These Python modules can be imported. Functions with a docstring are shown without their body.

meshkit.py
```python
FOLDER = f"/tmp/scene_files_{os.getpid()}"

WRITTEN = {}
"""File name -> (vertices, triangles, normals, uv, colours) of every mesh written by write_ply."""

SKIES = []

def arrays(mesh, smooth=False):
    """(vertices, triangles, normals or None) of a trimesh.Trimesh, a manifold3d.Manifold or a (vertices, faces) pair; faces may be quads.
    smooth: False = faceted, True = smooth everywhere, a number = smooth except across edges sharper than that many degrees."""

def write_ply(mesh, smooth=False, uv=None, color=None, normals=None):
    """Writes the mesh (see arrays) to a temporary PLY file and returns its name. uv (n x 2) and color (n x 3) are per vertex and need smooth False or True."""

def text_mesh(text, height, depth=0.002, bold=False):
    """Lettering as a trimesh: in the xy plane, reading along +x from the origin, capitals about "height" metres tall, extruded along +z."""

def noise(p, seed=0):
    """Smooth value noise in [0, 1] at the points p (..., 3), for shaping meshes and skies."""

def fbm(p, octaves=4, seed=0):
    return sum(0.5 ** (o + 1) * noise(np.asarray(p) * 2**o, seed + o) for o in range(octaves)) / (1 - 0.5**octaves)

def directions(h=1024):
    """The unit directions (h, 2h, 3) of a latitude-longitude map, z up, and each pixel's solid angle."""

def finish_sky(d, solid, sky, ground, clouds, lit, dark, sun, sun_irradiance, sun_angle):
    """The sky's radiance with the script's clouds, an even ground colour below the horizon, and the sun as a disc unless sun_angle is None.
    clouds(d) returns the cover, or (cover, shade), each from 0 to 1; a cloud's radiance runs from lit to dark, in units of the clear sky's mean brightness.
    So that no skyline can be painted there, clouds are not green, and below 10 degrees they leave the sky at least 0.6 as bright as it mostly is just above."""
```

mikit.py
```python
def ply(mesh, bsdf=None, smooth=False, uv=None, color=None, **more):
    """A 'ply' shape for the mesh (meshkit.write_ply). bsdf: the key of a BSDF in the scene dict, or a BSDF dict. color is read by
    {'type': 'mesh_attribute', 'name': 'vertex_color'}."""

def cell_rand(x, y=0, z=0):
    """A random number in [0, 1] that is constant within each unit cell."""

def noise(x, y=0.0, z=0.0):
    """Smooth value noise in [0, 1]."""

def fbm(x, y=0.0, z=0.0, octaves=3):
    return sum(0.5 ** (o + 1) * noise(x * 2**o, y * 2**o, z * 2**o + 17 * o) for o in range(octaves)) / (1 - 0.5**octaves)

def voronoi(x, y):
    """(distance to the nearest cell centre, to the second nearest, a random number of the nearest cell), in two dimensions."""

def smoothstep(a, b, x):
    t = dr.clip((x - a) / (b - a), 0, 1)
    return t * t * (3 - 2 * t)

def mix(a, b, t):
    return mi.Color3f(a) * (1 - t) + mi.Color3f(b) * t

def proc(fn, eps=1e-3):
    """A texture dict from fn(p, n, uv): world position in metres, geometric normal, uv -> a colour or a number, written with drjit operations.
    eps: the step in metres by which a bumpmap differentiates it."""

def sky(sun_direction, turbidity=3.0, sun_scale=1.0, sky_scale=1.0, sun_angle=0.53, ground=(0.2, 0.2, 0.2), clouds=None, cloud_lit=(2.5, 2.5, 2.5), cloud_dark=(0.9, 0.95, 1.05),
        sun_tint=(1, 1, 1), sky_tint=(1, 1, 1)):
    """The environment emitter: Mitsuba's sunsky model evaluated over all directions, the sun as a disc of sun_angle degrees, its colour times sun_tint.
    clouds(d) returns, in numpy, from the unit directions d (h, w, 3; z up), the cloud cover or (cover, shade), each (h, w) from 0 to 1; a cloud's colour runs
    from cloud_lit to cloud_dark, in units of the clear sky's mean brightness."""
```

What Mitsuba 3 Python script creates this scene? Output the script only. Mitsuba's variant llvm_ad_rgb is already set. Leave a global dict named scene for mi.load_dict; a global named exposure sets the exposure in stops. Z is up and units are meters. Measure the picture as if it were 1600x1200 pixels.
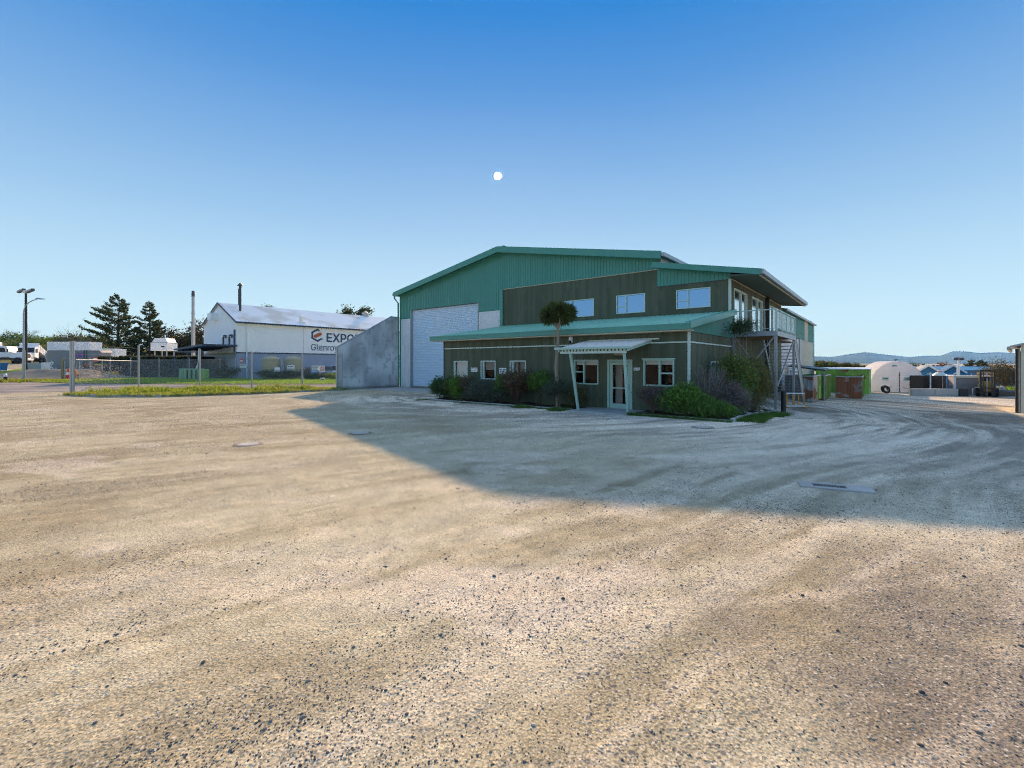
import math, random
import numpy as np, trimesh, mitsuba as mi, drjit as dr, mikit, meshkit
from trimesh.creation import cylinder, icosphere
rng = np.random.default_rng(7)
random.seed(7)
T = mi.ScalarTransform4f
scene, labels = {}, {}

# ---------------------------------------------------------------- camera, sky, exposure
scene['camera'] = {'type': 'perspective', 'fov': 95.37, 'fov_axis': 'x', 'near_clip': 0.05, 'far_clip': 60000.0,
                   'to_world': T().look_at(origin=[0, 0, 2], target=[0, 1, 2], up=[0, 0, 1]), 'principal_point_offset_y': 32 / 1200}
SUN_EL, SUN_AZ = math.radians(21.84), math.radians(-1.75)
SUN = (math.cos(SUN_EL) * math.sin(SUN_AZ), math.cos(SUN_EL) * math.cos(SUN_AZ), math.sin(SUN_EL))


def veil(d):
    """Even haze, the same in every compass direction: pale at the horizon, deep blue higher up, thinning out into the clear sky overhead."""
    e = np.degrees(np.arcsin(np.clip(d[..., 2], 0, 1)))
    shade = np.interp(e, [0, 5.3, 10.8, 16, 22.6, 30, 37, 55, 90], [0, .08, .27, .47, .67, .86, .97, 1, 1])
    return np.interp(e, [0, 40, 62, 90], [.998, .998, .08, .08]), shade


scene['sky'] = mikit.sky(SUN, turbidity=9.4, clouds=veil, cloud_lit=(.365, .52, .605), cloud_dark=(0.0, 0.124, 0.388), ground=(0.3, 0.25, 0.2))
exposure = 3.84


# ---------------------------------------------------------------- mesh helpers
class Mesh:
    """Collects pieces into one mesh (vertices, triangles, colours)."""

    def __init__(self):
        self.v, self.f, self.c, self.n = [], [], [], 0

    def raw(self, v, f, c=None):
        v, f = np.asarray(v, float).reshape(-1, 3), np.asarray(f, int)
        if f.shape[1] == 4:
            f = np.vstack([f[:, [0, 1, 2]], f[:, [0, 2, 3]]])
        self.v.append(v)
        self.f.append(f + self.n)
        self.c.append(np.broadcast_to(np.asarray((.5, .5, .5) if c is None else c, float), v.shape))
        self.n += len(v)
        return self

    def tm(self, m, c=None):
        return self.raw(m.vertices, m.faces, c)

    def box(self, x0, x1, y0, y1, z0, z1, c=None):
        x0, x1 = sorted((x0, x1)); y0, y1 = sorted((y0, y1)); z0, z1 = sorted((z0, z1))
        v = [(x, y, z) for x in (x0, x1) for y in (y0, y1) for z in (z0, z1)]
        return self.raw(v, [[0, 1, 3, 2], [4, 6, 7, 5], [0, 4, 5, 1], [2, 3, 7, 6], [0, 2, 6, 4], [1, 5, 7, 3]], c)

    def bev(self, x0, x1, y0, y1, z0, z1, r=.01, c=None):
        """box with chamfered edges (convex hull)"""
        x0, x1 = sorted((x0, x1)); y0, y1 = sorted((y0, y1)); z0, z1 = sorted((z0, z1))
        p = []
        for x, sx in ((x0, 1), (x1, -1)):
            for y, sy in ((y0, 1), (y1, -1)):
                for z, sz in ((z0, 1), (z1, -1)):
                    p += [(x, y + sy * r, z + sz * r), (x + sx * r, y, z + sz * r), (x + sx * r, y + sy * r, z)]
        h = trimesh.convex.convex_hull(np.array(p))
        return self.raw(h.vertices, h.faces, c)

    def hull(self, pts, c=None):
        h = trimesh.convex.convex_hull(np.array(pts, float))
        return self.raw(h.vertices, h.faces, c)

    def bar(self, p, q, w, h, up=(0, 0, 1), c=None):
        """rectangular bar from p to q, w across and h along up"""
        p, q = np.array(p, float), np.array(q, float)
        d = (q - p) / np.linalg.norm(q - p)
        s = np.cross(d, up); s /= np.linalg.norm(s)
        u = np.cross(s, d)
        v = [e + s * i * w / 2 + u * j * h / 2 for e in (p, q) for i in (-1, 1) for j in (-1, 1)]
        return self.raw(v, [[0, 1, 3, 2], [4, 6, 7, 5], [0, 4, 5, 1], [2, 3, 7, 6], [0, 2, 6, 4], [1, 5, 7, 3]], c)

    def tube(self, pts, r, sides=8, c=None, caps=True):
        p = np.array(pts, float)
        r = np.broadcast_to(np.asarray(r, float), (len(p),))
        t = np.gradient(p, axis=0)
        t /= np.linalg.norm(t, axis=1, keepdims=True) + 1e-12
        ref = np.where(np.abs(t[:, 2:]) < .9, [0, 0, 1.], [1., 0, 0])
        a = np.cross(t, ref); a /= np.linalg.norm(a, axis=1, keepdims=True) + 1e-12
        b = np.cross(t, a)
        g = np.arange(sides) * 2 * np.pi / sides
        v = p[:, None] + r[:, None, None] * (np.cos(g)[None, :, None] * a[:, None] + np.sin(g)[None, :, None] * b[:, None])
        f = []
        for i in range(len(p) - 1):
            for j in range(sides):
                k = (j + 1) % sides
                f.append([i * sides + j, i * sides + k, (i + 1) * sides + k, (i + 1) * sides + j])
        self.raw(v.reshape(-1, 3), f, c)
        if caps:
            for i, e in ((0, p[0]), (len(p) - 1, p[-1])):
                ring = v[i]
                self.raw(np.vstack([ring, [e]]), [[j, (j + 1) % sides, sides] for j in range(sides)], c)
        return self

    def cyl(self, x, y, z0, z1, r, n=24, c=None):
        m = cylinder(r, z1 - z0, sections=n)
        return self.raw(m.vertices + [x, y, (z0 + z1) / 2], m.faces, c)

    def lathe(self, prof, x=0, y=0, n=28, c=None):
        """(r, z) profile turned about the vertical through x, y"""
        g = np.arange(n) * 2 * np.pi / n
        v = [(x + r * math.cos(t), y + r * math.sin(t), z) for r, z in prof for t in g]
        f = [[i * n + j, i * n + (j + 1) % n, (i + 1) * n + (j + 1) % n, (i + 1) * n + j] for i in range(len(prof) - 1) for j in range(n)]
        return self.raw(v, f, c)

    def prism(self, poly, lo, hi, axis='y', c=None):
        """polygon (two coordinates) extruded along an axis"""
        from shapely import Polygon
        m = trimesh.creation.extrude_polygon(Polygon(poly), hi - lo, engine='earcut')
        v = np.array(m.vertices)
        if axis == 'y':
            v = np.stack([v[:, 0], v[:, 2] + lo, v[:, 1]], 1)
        elif axis == 'x':
            v = np.stack([v[:, 2] + lo, v[:, 0], v[:, 1]], 1)
        else:
            v = v + [0, 0, lo]
        return self.raw(v, m.faces, c)

    def get(self, xf=None):
        v, f, c = np.vstack(self.v), np.vstack(self.f), np.vstack(self.c)
        if xf is not None:
            v = xf(v)
        return v, f, c


def frame(ox, oy, ang=0.0, oz=0.0):
    """from local (x, y, z) to the world: turned by ang radians about z and moved"""
    co, si = math.cos(ang), math.sin(ang)
    return lambda v: np.stack([ox + v[:, 0] * co - v[:, 1] * si, oy + v[:, 0] * si + v[:, 1] * co, oz + v[:, 2]], 1)


ANG = math.atan2(-.6268, .7792)                     # the street grid: local x along the office front, y to the back
SITE = frame(7.005, 18.41, ANG)


def to_ab(x, y):
    dx, dy = x - 7.005, y - 18.41
    return dx * .7792 - dy * .6268, dx * .6264 + dy * .7794


def key(name):
    if name not in scene and name not in labels:
        return name
    i = 1
    while f'{name}_{i:03d}' in scene or f'{name}_{i:03d}' in labels:
        i += 1
    return f'{name}_{i:03d}'


def thing(name, label, cat, group=None):
    k = key(name)
    labels[k] = {'label': label, 'category': cat}
    if group:
        labels[k]['group'] = group
    return k


def put(name, mesh, mat, parent=None, xf=None, smooth=False, color=False, label=None, kind=None):
    k = key((parent + '__' if parent else '') + name)
    v, f, c = mesh.get(xf) if isinstance(mesh, Mesh) else (mesh[0] if xf is None else xf(np.asarray(mesh[0])), mesh[1], mesh[2] if len(mesh) > 2 else None)
    tm = trimesh.Trimesh(v, f, process=False)
    scene[k] = mikit.ply(tm, mat, smooth=smooth, **({'color': c} if color else {}))
    if label or kind:
        labels[k] = {}
        if label:
            labels[k]['label'] = label
        if kind:
            labels[k]['kind'] = kind
    return k


def solo(name, mesh, mat, label, cat, group=None, **kw):
    """a thing that is one mesh"""
    k = put(name, mesh, mat, **kw)
    labels[k] = {'label': label, 'category': cat, **({'group': group} if group else {})}
    return k


def setting(name, mesh, mat, label=None, kind='structure', **kw):
    k = put(name, mesh, mat, **kw)
    labels[k] = {'kind': kind, **({'label': label} if label else {})}
    return k


# ---------------------------------------------------------------- materials
def rgb(*c):
    return {'type': 'rgb', 'value': list(c)}


def mat(name, d, two=True):
    scene[name] = {'type': 'twosided', 'bsdf': d} if two else d


def prin(name, col, rough=.5, metal=0., spec=.5, **kw):
    mat(name, {'type': 'principled', 'base_color': rgb(*col) if isinstance(col, tuple) else col, 'roughness': rough, 'metallic': metal, 'specular': spec, **kw})


fbm, noise, voronoi, cell_rand, sstep, mix = mikit.fbm, mikit.noise, mikit.voronoi, mikit.cell_rand, mikit.smoothstep, mikit.mix


def ab(p):
    dx, dy = p.x - 7.005, p.y - 18.41
    return dx * .7792 - dy * .6268, dx * .6264 + dy * .7794


def yard_fields(p):
    x, y = p.x, p.y
    warp = fbm(x * .13, y * .13) - .5
    t = y * .78 - x * .62 + warp * 3.0
    s = x * .78 + y * .62
    sa = fbm(t * 1.25, s * .10, 3.0, octaves=4)
    r = dr.sqrt(dr.square(x + 1.0) + dr.square(y - 29.0))
    th = dr.atan2(y - 29.0, x + 1.0)
    sb = fbm(r * 1.5 + warp * 2, th * 3.0, 9.0, octaves=4)
    a, b = ab(p)
    near = sstep(-8.5, -2.5, b + warp * 3) * sstep(-21, -15.5, a + warp * 4)     # worn sealed ground along the buildings, painted paler to offset its shade
    drive = sstep(1.0, 4.0, a) * sstep(-15, -5, b) * sstep(22, 10, a) * sstep(26, 14, b)  # same paler tone on the shaded drive, fading before the sunlit far part
    return warp, sa, sb, near, drive


def ridge(v, w):
    """thin lines where the noise v crosses its middle"""
    return sstep(w, .0, dr.abs(v - .5))


def yard_colour(p, n, uv):
    x, y = p.x, p.y
    warp, sa, sb, near, drive = yard_fields(p)
    a, b = ab(p)
    wb = sstep(-10, -3.5, b + warp * 4)
    st = sa * (1 - wb) + sb * wb
    big = fbm(x * .33, y * .33, 5.0)
    grain = fbm(x * 5.5, y * 5.5, 1.0, octaves=5)
    t, s = y * .78 - x * .62 + warp * 2.0, x * .78 + y * .62
    r = dr.sqrt(dr.square(x + 1.0) + dr.square(y - 29.0))
    th = dr.atan2(y - 29.0, x + 1.0)
    fine = fbm(t * 5.0, s * .5, 6.0, octaves=3) * (1 - wb) + fbm(r * 5.0, th * 9.0, 6.0, octaves=3) * wb
    tyre = (ridge(fbm(t * .9, s * .07, 5.5, octaves=2), .05) * (1 - wb) + ridge(fbm(r * .8 + warp * 3, th * 2.2, 2.5, octaves=2), .05)) * sstep(.30, .62, fbm(x * .6, y * .6, 14.0)) * sstep(.25, .55, fine + .12)
    c = mix((.40, .35, .23), (.53, .48, .335), sstep(.32, .66, st * .5 + fine * .5))
    c = mix(c, (.32, .265, .165), sstep(.48, .68, big) * .6)
    seal_shade_lift = dr.maximum(near, drive * .85)
    g = mix((.36, .32, .25), (.80, .72, .57), sstep(.34, .64, sb * .5 + fine * .5))  # extra brightness for the shaded ground is put into this colour
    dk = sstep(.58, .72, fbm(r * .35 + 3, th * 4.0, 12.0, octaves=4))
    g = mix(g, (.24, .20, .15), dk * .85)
    coarse = sstep(.9, 2.6, x + warp * 2) * sstep(6.0, 3.6, y + warp * 2) * sstep(.30, .62, fbm(x * .9, y * .9, 4.0))
    c = mix(c, (.245, .215, .17), coarse * .9)
    c = mix(c, g, seal_shade_lift)
    c = mix(c, (.68, .60, .46), dr.minimum(tyre, 1.0) * .42)
    pale_patch = sstep(.64, .74, fbm(x * .45 + 9, y * .8, 8.0, octaves=4))
    c = mix(c, (.68, .60, .47), pale_patch * .55)
    c = c * (.78 + .44 * grain)
    grit = dr.maximum(sstep(.42, .66, fbm(x * 1.1, y * 1.1 + 7, 2.0) * .5 + (1 - st) * .5), coarse)
    d1, d2, k1 = voronoi(x * 52, y * 52)
    e1, e2, k2 = voronoi(x * 21 + 5, y * 21)
    f1, f2, k3 = voronoi(x * 105, y * 105 + 3)
    c = c * (.60 + .74 * k3)
    dark = sstep(.74, .86, k1) * sstep(.52, .34, d1)
    c = mix(c, (.12, .12, .12), dark * (.15 + .7 * grit))
    dk2 = sstep(.88, .95, k2) * sstep(.36, .22, e1)
    c = mix(c, (.14, .14, .145), dk2 * grit * .9)
    pale = sstep(.12, .04, k1) * sstep(.5, .3, d1)
    return mix(c, (.66, .63, .57), pale * (.25 + .5 * grit))


def yard_bump(p, n, uv):
    d1, d2, k1 = voronoi(p.x * 40, p.y * 40)
    e1, e2, k2 = voronoi(p.x * 15 + 5, p.y * 15)
    return sstep(.6, .0, d1) * k1 * .5 + sstep(.5, .1, e1) * sstep(.75, .95, k2) * .6 + fbm(p.x * 6, p.y * 6) * .9


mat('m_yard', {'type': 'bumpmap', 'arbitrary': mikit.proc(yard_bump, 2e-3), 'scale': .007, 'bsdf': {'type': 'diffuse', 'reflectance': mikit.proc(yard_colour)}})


def road_colour(p, n, uv):
    s = fbm(p.x * .25, p.y * 1.3, 4.0)
    d1, d2, k = voronoi(p.x * 30, p.y * 30)
    return mix((.22, .205, .195), (.36, .33, .30), sstep(.3, .7, s)) * (.85 + .3 * k)


mat('m_road', {'type': 'diffuse', 'reflectance': mikit.proc(road_colour)})


def turf_colour(p, n, uv):
    s = fbm(p.x * .6, p.y * .6, 1.0)
    k = noise(p.x * 14, p.y * 14)
    return mix((.19, .29, .05), (.32, .40, .08), s) * (.7 + .6 * k)


mat('m_turf', {'type': 'diffuse', 'reflectance': mikit.proc(turf_colour)})


def scrub_colour(p, n, uv):
    s = fbm(p.x * .15, p.y * .15, p.z * .3)
    return mix((.11, .12, .035), (.23, .20, .09), s) * (.75 + .5 * noise(p.x * 2, p.y * 2))


mat('m_scrub', {'type': 'diffuse', 'reflectance': mikit.proc(scrub_colour)})
mat('m_hill', {'type': 'diffuse', 'reflectance': mikit.proc(lambda p, n, uv: mix((.035, .055, .03), (.10, .11, .06), fbm(p.x * .004, p.y * .004, p.z * .01)))})
mat('m_soil', {'type': 'diffuse', 'reflectance': mikit.proc(lambda p, n, uv: mix((.035, .025, .018), (.09, .065, .04), fbm(p.x * 5, p.y * 5)))})


def conc(p, n, uv):
    s = fbm(p.x * .9 + p.z * .2, p.y * .9, p.z * .7, octaves=5)
    k = noise(p.x * 25, p.y * 25, p.z * 25)
    return mix((.36, .345, .32), (.58, .56, .52), s) * (.88 + .24 * k)


mat('m_concrete', {'type': 'diffuse', 'reflectance': mikit.proc(conc)})


def conc_wall(p, n, uv):
    a, b = ab(p)
    s = fbm(b * .55, p.z * .55, 3.0, octaves=5)
    q = fbm(b * 2.5, p.z * .5, 8.0, octaves=4)
    spots = sstep(.62, .72, fbm(b * 3.1, p.z * 3.1, 1.0))
    c = mix((.44, .44, .43), (.80, .80, .77), sstep(.28, .72, s * .65 + q * .35))
    c = mix(c, (.30, .30, .30), spots * .45)
    c = mix(c, (.16, .14, .12), sstep(.35, .05, p.z) * .7)
    return c


mat('m_concrete_wall', {'type': 'diffuse', 'reflectance': mikit.proc(conc_wall)})


def board(p, n, uv):
    """dark stained grooved plywood, faded and streaked by weather"""
    a, b = ab(p)
    u = a + b * 1.37
    groove = sstep(.10, .0, dr.abs(u / .15 - dr.floor(u / .15) - .5) * 2)
    st = fbm(u * 5.5, p.z * .35, 2.0, octaves=4)
    blotch = sstep(.60, .75, fbm(u * 3.2, p.z * 1.6, 6.0, octaves=4))
    c = mix((.082, .098, .058), (.118, .130, .082), sstep(.3, .75, st))
    c = mix(c, (.21, .19, .135), blotch * .22)
    return c * (1 - .35 * groove)


mat('m_board', {'type': 'principled', 'base_color': mikit.proc(board), 'roughness': .7, 'specular': .3})


def steel_green(p, n, uv):
    a, b = ab(p)
    s = fbm((a + b * 1.4) * 2.0, p.z * .5, 1.0)
    return mix((.058, .255, .195), (.082, .30, .235), s)


mat('m_green_roof', {'type': 'principled', 'base_color': mikit.proc(lambda p, n, uv: mix((.27, .54, .39), (.36, .61, .46), fbm(p.x * 1.2, p.y * 1.2, 3.0, octaves=4))), 'roughness': .38})
mat('m_green_steel', {'type': 'principled', 'base_color': mikit.proc(steel_green), 'roughness': .33, 'specular': .5})


def steel_white(p, n, uv):
    a, b = ab(p)
    s = fbm((a + b * 1.4) * 4.0, p.z * .6, 4.0, octaves=4)
    c = mix((.70, .70, .68), (.80, .80, .78), s)
    return mix(c, (.42, .35, .27), sstep(1.3, .1, p.z + s) * .6)


mat('m_white_steel', {'type': 'principled', 'base_color': mikit.proc(steel_white), 'roughness': .45})
prin('m_cream_steel', (.68, .62, .48), .5)
prin('m_cream_trim', (.50, .42, .27), .6)
prin('m_mint', (.40, .56, .47), .45)
prin('m_mint_pale', (.58, .68, .60), .45)
prin('m_zinc', (.38, .40, .41), .45, .5)
prin('m_roller', (.66, .76, .83), .4, .15)
prin('m_white_paint', (.78, .78, .77), .4)
prin('m_black', (.018, .018, .02), .45)
prin('m_dark_steel', (.055, .06, .065), .4, .3)
prin('m_rubber', (.022, .022, .022), .8)
prin('m_soffit', (.085, .115, .085), .7)
prin('m_timber', (.26, .20, .13), .75)
prin('m_canopy_sheet', (.80, .73, .66), .5)
prin('m_navy', (.022, .052, .10), .5)
prin('m_orange', (.80, .22, .03), .5)
prin('m_red', (.62, .06, .04), .45)
prin('m_blue', (.03, .17, .42), .4)
prin('m_yellow', (.72, .45, .04), .45)
prin('m_purple', (.28, .05, .32), .5)
prin('m_blind', (.66, .60, .52), .8)
prin('m_curtain', (.36, .31, .27), .9)
prin('m_room', (.025, .017, .014), .9)
prin('m_bark', {**mikit.proc(lambda p, n, uv: mix((.16, .12, .08), (.34, .27, .19), fbm(p.x * 14, p.y * 14, p.z * 4)))}, .9)
prin('m_dark_bark', {**mikit.proc(lambda p, n, uv: mix((.05, .04, .03), (.12, .095, .07), fbm(p.x * 5, p.y * 5, p.z * 2)))}, .9)
VC = {'type': 'mesh_attribute', 'name': 'vertex_color'}
mat('m_vertex', {'type': 'diffuse', 'reflectance': VC})
scene['m_leaf'] = {'type': 'principledthin', 'base_color': VC, 'roughness': .55, 'spec_trans': 0., 'diff_trans': .75}
scene['m_pane'] = {'type': 'thindielectric', 'int_ior': 1.22}
scene['m_mirror_pane'] = {'type': 'twosided', 'bsdf': {'type': 'roughconductor', 'alpha': .012, 'material': 'none', 'specular_reflectance': rgb(.20, .34, .54)}}


# ---------------------------------------------------------------- ground
def ss(a, b, x):
    t = np.clip((x - a) / (b - a), 0, 1)
    return t * t * (3 - 2 * t)


def gz(x, y):
    """height of the ground"""
    x, y = np.asarray(x, float), np.asarray(y, float)
    a, b = to_ab(x, y)
    w = ss(-.5, 2.5, a)
    return -0.3 * ss(-1, 6, b) * w - 0.6 * ss(6, 30, b) * w - 2.5 * ss(46, 85, b) * w + 2.0 * ss(-62, -80, x) * ss(50, 75, y)


def spaced(lo, hi, d0, grow, c=0.0):
    out, x, d = [c], c, d0
    while x < hi:
        x += d; d = d * grow if abs(x - c) > 7 else d
        out.append(x)
    x, d = c, d0
    while x > lo:
        x -= d; d = d * grow if abs(x - c) > 7 else d
        out.insert(0, x)
    return np.array(out)


gx, gy = spaced(-14000, 14000, .075, 1.045), spaced(-400, 16000, .075, 1.045, 6.5)
X_, Y_ = np.meshgrid(gx, gy)
Zg = gz(X_, Y_)
q = np.stack([(Y_ * .78 - X_ * .62) * .9 + 2 * meshkit.fbm(np.stack([X_ * .13, Y_ * .13, X_ * 0], -1)), (X_ * .78 + Y_ * .62) * .09, X_ * 0], -1)
fade = ss(45, 18, np.hypot(X_, Y_ - 4)) * ss(-1.8, -3.0, to_ab(X_, Y_)[1])
Zg = Zg + fade * ((meshkit.fbm(q, 4, 3) - .5) * .032 + (meshkit.fbm(np.stack([X_ * 2.3, Y_ * 2.3, X_ * 0], -1), 4, 5) - .5) * .022)
n_ = len(gx)
i_, j_ = np.meshgrid(np.arange(len(gy) - 1), np.arange(n_ - 1), indexing='ij')
k_ = (i_ * n_ + j_).ravel()
ground_v, ground_f = np.stack([X_, Y_, Zg], -1).reshape(-1, 3), np.stack([k_, k_ + 1, k_ + n_ + 1, k_ + n_], 1)
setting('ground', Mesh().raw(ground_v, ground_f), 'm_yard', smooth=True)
from scipy.interpolate import RegularGridInterpolator
_gi = RegularGridInterpolator((gy, gx), Zg)


def gh(x, y):
    """height of the ground mesh itself"""
    return _gi(np.stack([np.asarray(y, float), np.asarray(x, float)], -1))


def ribbon(left, right, h, n=60):
    """sheet between two polylines, h above the ground"""
    def res(p):
        p = np.array(p, float)
        s = np.concatenate([[0], np.cumsum(np.linalg.norm(np.diff(p, axis=0), axis=1))])
        t = np.linspace(0, s[-1], n)
        return np.stack([np.interp(t, s, p[:, 0]), np.interp(t, s, p[:, 1])], 1)
    L_, R_ = res(left), res(right)
    w = np.linspace(0, 1, 9)[:, None, None]
    g = L_[None] * (1 - w) + R_[None] * w
    v = np.concatenate([g, (gz(g[..., 0], g[..., 1]) + h)[..., None]], -1).reshape(-1, 3)
    f = [[a * n + b, a * n + b + 1, (a + 1) * n + b + 1, (a + 1) * n + b] for a in range(8) for b in range(n - 1)]
    return Mesh().raw(v, f)


# loose stones of the gravel yard, one mesh
def stones():
    m = Mesh()
    protos = []
    for s in range(6):
        ic = icosphere(subdivisions=1, radius=1) if s < 1 else trimesh.creation.icosahedron()
        v = np.array(ic.vertices) * (1 + .45 * (meshkit.noise(np.array(ic.vertices) * 1.3 + 10 * s, s) - .5)[:, None])
        v = v * [1, .75, .5]
        protos.append((v, np.array(ic.faces)))
    N = 46000
    Yp = 1.9 + 20 * rng.random(N * 4) ** 1.9
    Xp = (rng.random(N * 4) * 2 - 1) * (Yp * 1.15 + .5)
    t = (Yp * .78 - Xp * .62)
    s = Xp * .78 + Yp * .62
    z0 = np.zeros_like(t)
    dens = meshkit.fbm(np.stack([t * 1.15 + 2 * meshkit.fbm(np.stack([Xp * .13, Yp * .13, z0], -1)), s * .16, z0], -1), 4, 11)
    dens = .6 * dens + .4 * meshkit.fbm(np.stack([Xp * .8, Yp * .8, z0], -1), 3, 12)
    right = ss(1.0, 4.0, Xp) * ss(7.5, 5.0, Yp)
    keep = rng.random(N * 4) < ss(.46, .70, dens) * (.5 + .5 * right) + .05 + .25 * right
    a, b = to_ab(Xp, Yp)
    keep &= (b < -2.2) | (a > 3.2)
    Xp, Yp = Xp[keep][:N], Yp[keep][:N]
    size = .0024 + .0055 * rng.random(len(Xp)) ** 3 + .0008 * Yp * rng.random(len(Xp)) + .013 * (rng.random(len(Xp)) > .985) * rng.random(len(Xp))
    zz = gh(Xp, Yp)
    tint = rng.random(len(Xp))
    for k, (v, f) in enumerate(protos):
        ids = np.arange(k, len(Xp), len(protos))
        th = rng.random(len(ids)) * 6.283
        co, si = np.cos(th)[:, None], np.sin(th)[:, None]
        sz = size[ids][:, None]
        vx = (v[:, 0] * co - v[:, 1] * si) * sz + Xp[ids][:, None]
        vy = (v[:, 0] * si + v[:, 1] * co) * sz + Yp[ids][:, None]
        vz = v[None, :, 2] * sz + (zz[ids] + size[ids] * .22)[:, None]
        col = np.where((tint[ids] < .70)[:, None], np.array([.13, .128, .125]) * (.6 + .9 * rng.random((len(ids), 1))), np.where((tint[ids] < .93)[:, None], np.array([.30, .26, .21]) * (.7 + .6 * rng.random((len(ids), 1))), np.array([.55, .52, .47])))
        fs = (f[None] + (np.arange(len(ids)) * len(v))[:, None, None]).reshape(-1, 3)
        m.raw(np.stack([vx, vy, vz], -1).reshape(-1, 3), fs, np.repeat(col, len(v), 0))
    return m


setting('gravel', stones(), 'm_vertex', 'loose dark and pale gravel stones scattered over the yard', 'stuff', color=True)

scene['m_bright_pane'] = {'type': 'twosided', 'bsdf': {'type': 'roughconductor', 'alpha': .012, 'material': 'none', 'specular_reflectance': rgb(.74, .77, .80)}}
prin('m_stair_sheet', (.24, .28, .26), .5)


# ---------------------------------------------------------------- workshop (local metres: x along the office front, y to the back)
W = thing('workshop', 'large green steel workshop with dark board office lean-to, balcony and grey roller door', 'building')


def wp(name, mesh, m, parent=None, **kw):
    return put(name, mesh, m, parent or W, SITE, **kw)


def corr(x0, x1, zlo, zhi, y, pitch=.2, depth=.035, out=-1, m=None):
    """ribbed cladding in the plane y, ribs upright; zlo and zhi are numbers or functions of x"""
    m = m or Mesh()
    lo = zlo if callable(zlo) else lambda x: zlo
    hi = zhi if callable(zhi) else lambda x: zhi
    n = max(1, int(round((x1 - x0) / pitch)))
    p = (x1 - x0) / n
    xs, ds = [], []
    for i in range(n):
        for t, d in ((0, 0), (.62, 0), (.70, 1), (.92, 1)):
            xs.append(x0 + (i + t) * p); ds.append(d)
    xs.append(x1); ds.append(0)
    v = []
    for x, d in zip(xs, ds):
        v += [(x, y + out * d * depth, lo(x)), (x, y + out * d * depth, hi(x))]
    f = [[2 * i, 2 * i + 2, 2 * i + 3, 2 * i + 1] for i in range(len(xs) - 1)]
    return m.raw(v, f)


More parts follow.
